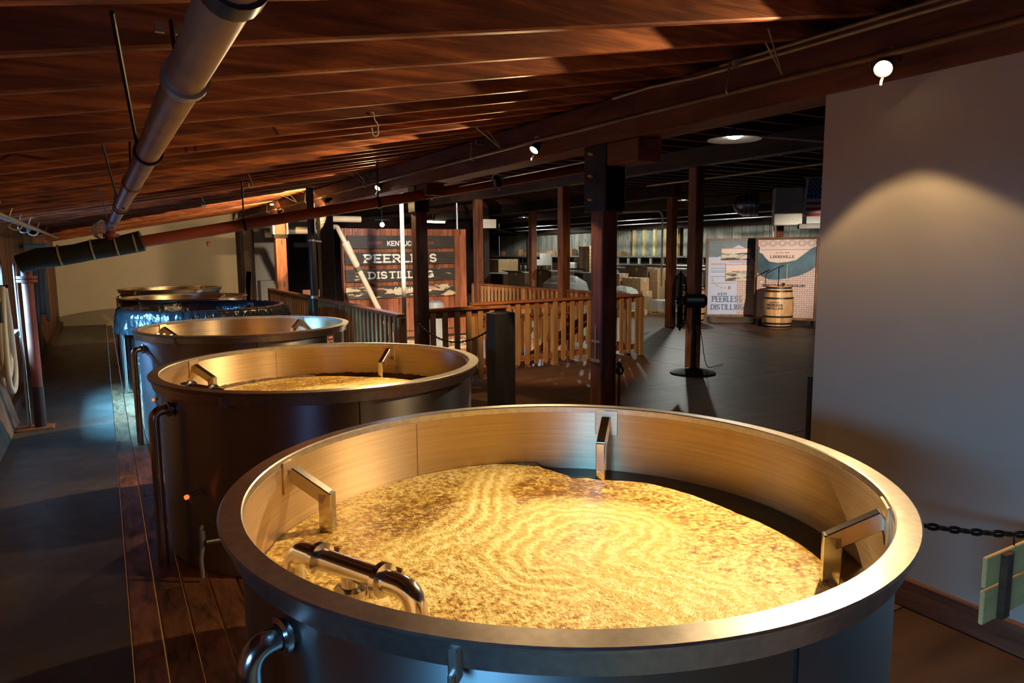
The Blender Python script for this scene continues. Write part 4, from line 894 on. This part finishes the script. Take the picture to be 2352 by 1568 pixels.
poly([(0, .07), (.03, .10), (.02, .16), (.08, .18), (.13, .23), (.20, .28), (.34, .295), (.52, .285), (.66, .26), (.80, .18), (.92, .11), (1, .085), (1, .34), (.9, .40), (.74, .455), (.55, .49), (.35, .515), (.2, .51), (.08, .47), (0, .42)], -.002, TEAL, 'river')
mb_ = []
for k in range(6):
    cx = .09 + k * .165
    for rr in (.036, .042, .060, .066): poly([(cx + rr * 1.1 * math.cos(a), .045 + rr * .62 * math.sin(a)) for a in [2 * pi * i / 20 for i in range(20)]], -.001 + .002 * (.07 - rr) / .01, INK if rr in (.042, .066) else PINKP, 'scroll_ring')
poly([(.04, .125), (.93, .125), (.93, .129), (.04, .129)], .002, INK, 'print_rule')
txt('CITY OF', .31, .175, .24, .014, .004, INK, False); txt('LOUISVILLE', .22, .235, .42, .034, .010, INK); txt('KENTUCKY PEERLESS DISTILLERY', .10, .605, .74, .032, .008, INK, False)
poly([(.075 + .022 * math.cos(a), .545 + .014 * math.sin(a)) for a in [2 * pi * i / 16 for i in range(16)]], .003, plain('map_dot', (.85, .62, .08), .5), 'map_dot')
OAK = wood('oak_stave', (.34, .17, .07), (.66, .38, .17), 2, .5, 22, 12, .15)
def barrel(label, c, face, letters, h=.90):
    t = thing('oak_barrel', label, 'barrel', (c[0], c[1], 0)); c = Vector((*c, 0))
    def R(z): return .255 + .062 * (1 - ((z - h / 2) / (h / 2)) ** 2)
    zs = [h * k / 8 for k in range(9)]; n = 22
    for k in range(n):
        a0 = 2 * pi * k / n; a1 = a0 + 2 * pi / n * .985
        MB().lathe([(R(z), z) for z in zs] + [(R(z) - .025, z) for z in reversed(zs)], (c.x, c.y), 2, a0, a1, True).build('stave', OAK, t)
    for z in (.03, .10, .25, h - .25, h - .10, h - .03):
        MB().lathe([(R(z - .018) + .001, z - .018), (R(z - .018) + .005, z - .018), (R(z + .018) + .005, z + .018), (R(z + .018) + .001, z + .018)], (c.x, c.y), 44, closed=True).build('hoop', IRON, t, 40)
    MB().lathe([(.0001, h - .03), (.235, h - .03), (.235, h - .06), (.0001, h - .06)], (c.x, c.y), 32).build('head', OAK, t)
    if letters:
        def put(z0, wd, a_mid):
            def f(a, b):
                z = z0 + b; r = R(z) + .002; an = a_mid + (a - wd / 2) / r; e = Vector((math.cos(an), math.sin(an), 0))
                return c + e * r + Vector((0, 0, z)), Vector((-math.sin(an), math.cos(an), 0)), Vector((0, 0, 1)), e
            return f
        am = math.atan2(face[1], face[0])
        for s, z0, wd, hh, tk in (('KENTUCKY', .545, .22, .03, .007), ('PEERLESS', .475, .34, .055, .014), ('DISTILLING', .41, .36, .048, .012)):
            mm = MB(); word(mm, s, put(z0, wd, am), wd, hh, tk, True, depth=.001); mm.build('lettering', INK, t)
    return t
barrel('oak barrel with black stencilled lettering in front of the street-map panel', (12.72, 10.33), (-.90, -.43), True)
barrel('oak barrel half hidden behind the fan, left of the display panels', (11.70, 11.92), (-.7, -.7), False)
t = thing('whiskey_thief', 'copper funnel and thin tube standing on the lettered oak barrel', 'tool', (12.72, 10.33, .90))
MB().lathe([(.02, .87), (.02, .92), (.045, .965), (.042, .965), (.016, .92)], (12.76, 10.25), 16).build('funnel', plain('copper', (.60, .20, .08), .3, 1), t, 40)
MB().tube([(12.80, 10.2, .87), (12.80, 10.2, 1.38)], .008, 8).tube([(12.80, 10.2, 1.36), (12.84, 10.13, 1.39)], .01, 8).build('tube', COND, t, 60)
tag(MB().tube([(12.55, 10.55, .87), (12.55, 10.55, 1.12), (12.56, 10.52, 1.18), (12.68, 10.3, 1.32)], .010, 8).build('black_arm', BLACK, smooth=60), 'thin black bent arm standing on the lettered oak barrel', 'stand')

# ------------------------------------------------------------------ flag, heater, duct, pendant
t = thing('flag', 'striped flag with white stars hanging beside the white partition', 'flag', (11.0, 8.2, 2.3))
fu = Vector((.72, -.69, 0)); fo = Vector((10.9, 8.36, 2.93)); L_ = .50; dn = Vector((-.03, .03, -.66)); fn = Vector((-.69, -.72, 0))
def fp(a, b): return fo + fu * (a * .95) + dn * b + fn * (.015 * math.sin(b * 9 + a * 5))
def strip(a0, a1, b0, b1, m, nm, z=.0):
    mm = MB(); ka, kb = 4, 4; vs = [fp(a0 + (a1 - a0) * i / ka, b0 + (b1 - b0) * j / kb) + fn * (z + s) for s in (0, -.003) for i in range(ka + 1) for j in range(kb + 1)]; q = (ka + 1) * (kb + 1)
    mm.add(vs, [(i * (kb + 1) + j, (i + 1) * (kb + 1) + j, (i + 1) * (kb + 1) + j + 1, i * (kb + 1) + j + 1) for i in range(ka) for j in range(kb)] + [(q + i * (kb + 1) + j, q + i * (kb + 1) + j + 1, q + (i + 1) * (kb + 1) + j + 1, q + (i + 1) * (kb + 1) + j) for i in range(ka) for j in range(kb)])
    return mm.build(nm, m, t)
for k in range(13): strip(.05, 1.0, k / 13, (k + 1) / 13, FLAG_R if k % 2 == 0 else FLAG_W, 'stripe')
strip(0, .05, 0, 1, FLAG_W, 'hem'); strip(.05, .5, 0, 7 / 13, FLAG_B, 'canton', .004)
mm = MB()
for r in range(9):
    for c in range(6 if r % 2 == 0 else 5):
        p = fp(.05 + .45 * (c + .5 + (.5 if r % 2 else 0)) / 6, 7 / 13 * (r + .5) / 9) + fn * .007; vs = []
        for i in range(10): rr = .018 if i % 2 == 0 else .008; a = pi / 2 + i * pi / 5; vs.append(p + (fu * math.cos(a) + Vector((0, 0, math.sin(a)))) * rr)
        mm.add(vs, [tuple(range(10))])
mm.build('star', FLAG_W, t)['kind'] = 'stuff'
MB().tube([fo + Vector((.2, -.2, .02)), Vector((fo.x + .2, fo.y - .2, 3.3))], .006, 6).tube([fo - fu * .05 + Vector((0, 0, .02)), fo + fu * 1.0 + Vector((0, 0, .02))], .01, 8).build('pole', GALV, t, 60)
t = thing('unit_heater', 'pale sheet-metal heater cabinet hung left of the flag', 'heater', (11.6, 9.6, 2.2))
MB().obox((11.75, 9.42, 2.52), Vector((.72, -.69, 0)) * .26, Vector((.69, .72, 0)) * .2, (0, 0, .36)).build('cabinet', plain('heater_grey', (.30, .29, .26), .5, 0, .08), t, bevel=.01)
MB().obox((12.15, 9.05, 2.5), Vector((.72, -.69, 0)) * .22, Vector((.69, .72, 0)) * .2, (0, 0, .38)).build('dark_housing', BLACK, t, bevel=.01)
MB().obox((12.1, 8.9, 2.13), Vector((.72, -.69, 0)) * .42, Vector((.69, .72, 0)) * .12, (0, 0, .05)).build('tray', IRON, t, bevel=.008)
for q in ((11.65, 9.5), (12.2, 9.0)): MB().tube([(*q, 2.85), (*q, 3.30)], .01, 6).build('hanger_rod', IRON, t)
t = thing('round_duct', 'short round grey metal duct hanging beside the heater cabinet', 'duct', (11.9, 10.4, 2.4))
dx = Vector((.72, -.69, 0)); dc = Vector((11.72, 10.5, 2.62)); x_, y_, z_ = frame_of(dx)
MB().lathe([(.0001, -.20), (.10, -.18), (.19, -.10), (.225, 0), (.23, .15), (.23, .30), (.0001, .30)], seg=32, axis=(dc, x_, y_, z_)).build('shell', plain('dark_duct', (.18, .20, .23), .3, .9), t, 40)
for k in (0, .1, .2): MB().lathe([(.226, k - .012), (.236, k - .012), (.236, k + .012), (.226, k + .012)], seg=32, closed=True, axis=(dc, x_, y_, z_)).build('band', GALV, t)
MB().tube([dc + dx * .1 + Vector((0, 0, .22)), dc + dx * .1 + Vector((0, 0, .68))], .01, 6).build('hanger_rod', IRON, t)
def pendant(label, p):
    p = Vector(p); t = thing('pendant_lamp', label, 'lamp', p); z = p.z; PW = PEND
    MB().lathe([(.0001, z + .05), (.07, z + .05), (.09, z + .03), (.24, z - .006), (.24, z - .012), (.09, z + .02), (.0001, z + .02)], (p.x, p.y), 40).build('shade', WHITEB, t, 50)
    MB().lathe([(.0001, z - .008), (.05, z + .004), (.075, z + .022)], (p.x, p.y), 24).build('lens', PENDGLOW, t, 60)
    MB().tube([(p.x, p.y, z + .05), (p.x, p.y, 3.30)], .012, 8).build('stem', IRON, t, 60)
    light('SPOT', 'pendant_light', (p.x, p.y, z - .02), PW, COOL, (p.x, p.y, 0), spot_size=2.8, spot_blend=.1, shadow_soft_size=.07)
    return t
PEND = 35
pendant('lit pendant lamp with a wide flat disc shade', (5.09, 4.69, 2.70))
PEND = 270
for q, lab in (((13.2, 17.2, 2.95), 'added unseen pendant lamp lighting the cartons, hung below the joists'), ((13.6, 22.5, 2.95), 'added unseen pendant lamp lighting the white slatted rack, hung below the joists'), ((12.8, 13.4, 2.95), 'added unseen pendant lamp near the store window, hung below the joists')): pendant(lab, q)  # unseen pendants added to brighten the goods and the far board wall
p = Vector((10.0, 5.6, 2.05)); lamp_head('added unseen spot lamp behind the white partition, lighting the display panels', p, (12.9, 11.1, 1.0)); MB().tube([p + Vector((0, -.1, .02)), p + Vector((0, -.1, 1.25))], .012, 8).build('drop_rod', IRON, bpy.data.objects['spot_lamp.007'])
light('SPOT', 'added_panel_spot', p + Vector((.03, .06, -.02)), 1700, NEUT, (12.9, 11.1, 1.0), spot_size=.64, spot_blend=.9, shadow_soft_size=.03)  # unseen spot added behind the partition to brighten the display panels
t = thing('tube_lamp', 'glowing warm fluorescent strip far behind the sign wall', 'lamp', (10.6, 24.3, 2.72))
MB().cyl((10.35, 24.3, 2.82), (11.35, 24.6, 2.82), .035, seg=12).build('tube', WARMTUBE, t, 60); MB().bar((10.3, 24.28, 2.88), (11.4, 24.62, 2.88), .12, .05).tube([(10.8, 24.45, 2.9), (10.8, 24.45, 3.3)], .01, 6).build('housing', WHITEB, t)
pipe('ceiling_pipe', 'pale conduit running from the lit pendant lamp to the white partition', [(5.09, 4.69, 2.74), (7.8, 4.45, 2.74)], .012, HOSE)
pipe('ceiling_pipe', 'thin rusty pipe crossing high in front of the flag', [(9.0, 10.4, 2.9), (9.0, 4.0, 2.9)], .018, COND)
pipe('ceiling_pipe', 'upper of two shiny conduits running along the store ceiling', [(13.9, 5, 2.60), (13.9, 27, 2.60)], .016, GALV)
pipe('ceiling_pipe', 'lower of two shiny conduits running along the store ceiling', [(13.9, 5, 2.47), (13.9, 27, 2.47)], .016, GALV)
pipe('ceiling_pipe', 'pale conduit bending down the red post before the store window', bend([(10.2, 12.6, 2.55), (10.76, 11.9, 2.55), (10.76, 11.9, .9)], .15, 6), .02, WHITEB)
pipe('ceiling_pipe', 'pale conduit running up the red post behind the display panels', [(13.95, 11.55, 0), (13.95, 11.55, 2.47)], .018, WHITEB)
pipe('ceiling_pipe', 'dark sloping pipe in front of the far board wall', [(11.2, 20.3, 2.45), (11.0, 17.7, 2.13)], .045, PIPEBLK)
pipe('ceiling_pipe', 'bright tall pipe beside the right edge of the sign wall', [(7.05, 14.6, 0), (7.05, 14.6, 2.8)], .03, GALV)
pipe('ceiling_pipe', 'thin pale rod rising behind the sign wall', [(6.5, 15.5, 0), (6.5, 15.5, 2.8)], .018, HOSE)
pipe('ceiling_pipe', 'slim dark standpipe in front of the white slats', [(12.6, 20.6, .0), (12.6, 20.6, 2.2)], .05, PIPEBLK)
tag(MB().box(7.5, 14.35, 2.22, 7.85, 14.5, 2.42).build('junction_box', WHITEB, bevel=.01), 'pale electrical box beside the post at the sign wall', 'electrical box')
bpy.data.objects['junction_box'].location = (7.572, 14.09, 2.22)
t = thing('fire_horn', 'small red alarm horn on the white end wall', 'alarm', (2.46, 19.96, 1.93)); MB().box(2.42, 19.93, 1.91, 2.50, 20.0, 2.03).build('body', REDS, t, bevel=.008); MB().box(2.43, 19.925, 1.92, 2.49, 19.931, 1.945).build('lens', WHITEB, t)
# ------------------------------------------------------------------ goods in the store
def carton(label, x0, y0, x1, y1, z0, z1, m=CARD, name='carton', cat='carton', flaps=False, group=None):
    t = thing(name, label, cat, ((x0 + x1) / 2, (y0 + y1) / 2, z0), group); MB().box(x0, y0, z0, x1, y1, z1).build('box', m, t, bevel=.008)
    MB().box((x0 + x1) / 2 - .03, y0 - .002, z1 - .1, (x0 + x1) / 2 + .03, y1 + .002, z1 + .002).box(x0 - .002, (y0 + y1) / 2 - .03, z1 - .1, x1 + .002, (y0 + y1) / 2 + .03, z1 + .003).build('tape', STRAP, t)
    if flaps:
        for s, xx in ((-1, x0), (1, x1)): MB().obox((xx + s * .10, (y0 + y1) / 2, z1 + .03), (.11, 0, .03 * -s * s), (0, (y1 - y0) / 2, 0), (0, 0, .004)).build('flap', m, t)
    return t
carton('low long dark carton left of the large dark cartons', 11.0, 19.45, 12.1, 21.3, 0, .99, CARDD)
carton('large dark carton, left one of the pair behind the rear railing', 11.1, 18.35, 12.2, 19.38, 0, 1.05, CARDD, flaps=True)
carton('large dark carton, right one of the pair behind the rear railing', 11.15, 16.95, 12.3, 18.15, 0, 1.12, CARDD, flaps=True)
t = carton('tall carton stacked left of the white slatted rack', 13.5, 24.3, 14.4, 25.3, 0, 1.40)
for r in range(9):
    for c in range(2):
        carton('small carton of the tall stack, %s column, %s layer from the floor' % (('right', 'left')[c], ('first', 'second', 'third', 'fourth', 'fifth', 'sixth', 'seventh', 'eighth', 'ninth')[r]), 13.05, 17.70 + c * .29, 13.5, 17.98 + c * .29, .84 + r * .112, .948 + r * .112, CARD, group='tall stack of small cartons')
carton('plain carton block carrying the tall stack of small cartons', 13.0, 17.6, 13.6, 18.3, 0, .84)
carton('single carton left of the tall stack of small cartons', 13.2, 18.4, 13.7, 18.75, 0, 1.47)
t = thing('chest_freezer', 'grey cabinet with a torn flap beside the tall carton stack', 'cabinet', (12.9, 18.3, 0)); MB().box(12.75, 18.36, 0, 13.2, 19.0, 1.30).build('body', GREYP, t, bevel=.02); MB().box(12.74, 18.38, 1.30, 13.2, 19.0, 1.34).build('lid', WHITEB, t, bevel=.008)
t = thing('hand_truck', 'white tubular hand truck handle before the grey cabinet', 'hand truck', (12.4, 18.4, 0))
MB().tube(bend([(12.5, 18.15, 0), (12.5, 18.15, 1.33), (12.5, 18.52, 1.33), (12.5, 18.52, 0)], .1, 6), .016, 8).build('frame', WHITEB, t, 60); MB().tube(bend([(12.5, 18.2, .7), (12.5, 18.2, 1.22), (12.5, 18.47, 1.22), (12.5, 18.47, .7)], .15, 6), .012, 8).build('inner_loop', WHITEB, t, 60); MB().box(12.48, 18.12, 0, 12.66, 18.55, .02).build('toe_plate', GALV, t)
t = thing('white_panel', 'large white board with a notch leaning behind the brown post', 'board', (14.3, 21.8, 0)); MB().box(14.0, 21.3, 0, 14.05, 22.05, 1.62).box(14.0, 22.05, 0, 14.05, 22.3, 1.40).build('board', WHITEB, t)
carton('small dark brown carton in front of the notched white board', 13.6, 21.2, 13.95, 21.7, .0, 1.2, CARDD)
t = thing('slatted_rack', 'rack with upright white slats and a front rail below the wood blocks', 'rack', (14.8, 25.5, 0))
for k in range(9): MB().box(14.8, 24.3 + k * .32, .86, 14.83, 24.3 + k * .32 + .17, 1.22).build('slat', WHITEB, t)
for k in range(8): MB().box(14.72, 24.5 + k * .32, 0, 14.78, 24.5 + k * .32 + .06, 1.45).build('upright', DARKW, t)
MB().cyl((14.65, 23.2, 1.19), (14.65, 27.3, 1.19), .03, seg=10).build('front_rail', GALV, t, 60); MB().box(14.72, 24.2, .80, 14.85, 27.2, .85).box(14.72, 24.2, 1.42, 14.85, 27.2, 1.47).build('cross_bar', DARKW, t)
for k, (y, h) in enumerate(((27.2, .2), (25.75, .26), (25.1, .15), (24.5, .14), (23.9, .15), (23.25, .19), (21.85, .26), (19.2, .1), (18.9, .15), (15.6, .12), (14.2, .14))):
    tag(MB().box(15.30, y, 1.52, 15.50, y + .22 + .05 * (k % 3), 1.52 + h).build('wood_block', BLOCKW, bevel=.008), 'pale wood block on the ledge of the far board wall, ' + ('first', 'second', 'third', 'fourth', 'fifth', 'sixth', 'seventh', 'eighth', 'ninth', 'tenth', 'eleventh')[k] + ' from the sign wall', 'block', 'wood blocks on the wall ledge')
def bag(label, c, sx, sy, h, seed, name='wrapped_bundle'):
    t = thing(name, label, 'bundle', c); MB().box(c[0] - sx * .35, c[1] - sy * .35, c[2], c[0] + sx * .35, c[1] + sy * .35, c[2] + h * .8).build('contents', CARD if seed % 2 else WHITEB, t)
    mm = MB(); prf = [(1.0, 0), (1.02, .3), (.95, .6), (.8, .82), (.5, .96), (.05, 1.0)]; q = 28; vs = []
    for j, (r, z) in enumerate(prf):
        for k in range(q):
            a = 2 * pi * k / q; ca, sa = math.cos(a), math.sin(a); m_ = max(abs(ca), abs(sa)) ** .6; nn = noise.noise(Vector((ca * 3 + seed, sa * 3, z * 4))) * .12
            vs.append((c[0] + ca / m_ * sx / 2 * (r + nn), c[1] + sa / m_ * sy / 2 * (r + nn), c[2] + h * (z + nn * .3 * (j > 0))))
    mm.add(vs, [(j * q + k, j * q + (k + 1) % q, (j + 1) * q + (k + 1) % q, (j + 1) * q + k) for j in range(5) for k in range(q)] + [tuple(5 * q + k for k in range(q))]); mm.build('plastic_wrap', WRAP, t, 30); return t
bag('bundle in crinkled clear plastic behind the brown railing post', (10.7, 15.6, 0), 1.1, 1.35, 1.06, 2)
tag(MB().box(11.42, 15.78, 0, 11.95, 16.2, 1.10).build('crate', DARKW, bevel=.01), 'dark wooden crate right of the plastic-wrapped bundle', 'crate')
carton('open carton on top of the goods beside the bracketed post', 13.1, 15.05, 13.7, 16.0, .885, 1.22, CARDD, flaps=True)
carton('flat carton pile in front of the open carton', 12.45, 15.48, 12.78, 15.88, .915, 1.06)
carton('pale carton below the flat carton pile', 12.42, 15.45, 12.82, 15.95, .0, .91)
carton('square carton right of the open carton', 13.1, 14.64, 13.6, 14.98, .885, 1.19)
carton('big carton block beneath the open carton', 13.08, 14.6, 13.9, 16.1, 0, .88)
carton('low carton block carrying the row of four brown cartons', 12.44, 14.48, 12.78, 15.40, 0, .615)
for k in range(4): carton('brown carton in the row on the pallet, ' + ('left end', 'second from left', 'third from left', 'right end')[k] + ' of four', 12.45, 15.18 - k * .2, 12.75, 15.36 - k * .2, .62, .96, CARD, group='row of cartons on the pallet')
bag('shrink-wrapped goods on the pallet before the row of cartons', (12.02, 14.78, .14), .6, 1.0, .62, 5, 'wrapped_pallet_goods')
t = thing('pallet', 'wooden pallet under the shrink-wrapped goods', 'pallet', (12.4, 14.7, 0))
for k in range(6): MB().box(11.65, 14.25 + k * .2, .11, 12.4, 14.39 + k * .2, .135).build('slat', PALEW, t)
for k in range(3): MB().box(11.65 + k * .335, 14.25, 0, 11.73 + k * .335, 15.39, .11).build('bearer', PALEW, t)
t = thing('wire_crate', 'pale framed crate of clear plastic on the floor left of the fan', 'crate', (12.7, 13.95, 0))
fr = MB()
for z in (.03, .10): fr.bar((12.5, 13.6, z), (12.5, 14.28, z), .03, .03).bar((12.95, 13.6, z), (12.95, 14.28, z), .03, .03).bar((12.5, 13.6, z), (12.95, 13.6, z), .03, .03)
for y in (13.62, 13.95, 14.26): fr.bar((12.5, y, 0), (12.5, y, .12), .03, .03)
fr.build('frame', PALEW, t); MB().box(12.52, 13.62, .12, 12.93, 14.26, .40).build('plastic_block', WRAP, t, bevel=.01)
tag(MB().box(13.3, 14.1, 0, 14.0, 14.55, 1.0).build('cabinet', BLACK, bevel=.015), 'black cabinet between the pallet goods and the fan', 'cabinet')
carton('orange carton seen left of the fan cage', 13.9, 13.2, 14.3, 13.6, 0, 1.15, plain('orange_card', (.45, .19, .06), .7))
t = thing('conveyor_rail', 'long pale double rail running along the board wall behind the cartons', 'rail', (14.9, 15, 1.1))
for z in (1.14, 1.24): MB().cyl((14.9, 12.5, z), (14.9, 20.5, z), .03, seg=10).build('rail', GALV, t, 60)
for k in range(14): MB().box(14.93, 12.6 + k * .55, 0, 14.98, 12.68 + k * .55, 1.45).build('upright', GREYW, t)
t = thing('rail_plank', 'orange plank lying along the far railing behind the black vertical pipe', 'plank', (4.0, 15.2, 0)); MB().box(3.62, 15.0, .78, 4.25, 15.06, .93).box(3.7, 15.06, 0, 3.76, 15.1, .9).box(4.1, 15.06, 0, 4.16, 15.1, .9).build('board', RAILX, t)
tag(MB().lathe([(.0001, 0), (.25, 0), (.27, .03), (.27, 2.2), (.0001, 2.2)], (5.9, 17.0), 24).build('storage_tank', plain('navy_tank', (.05, .08, .13), .35, .5), smooth=40), 'dark blue tank standing behind the sign wall', 'tank')
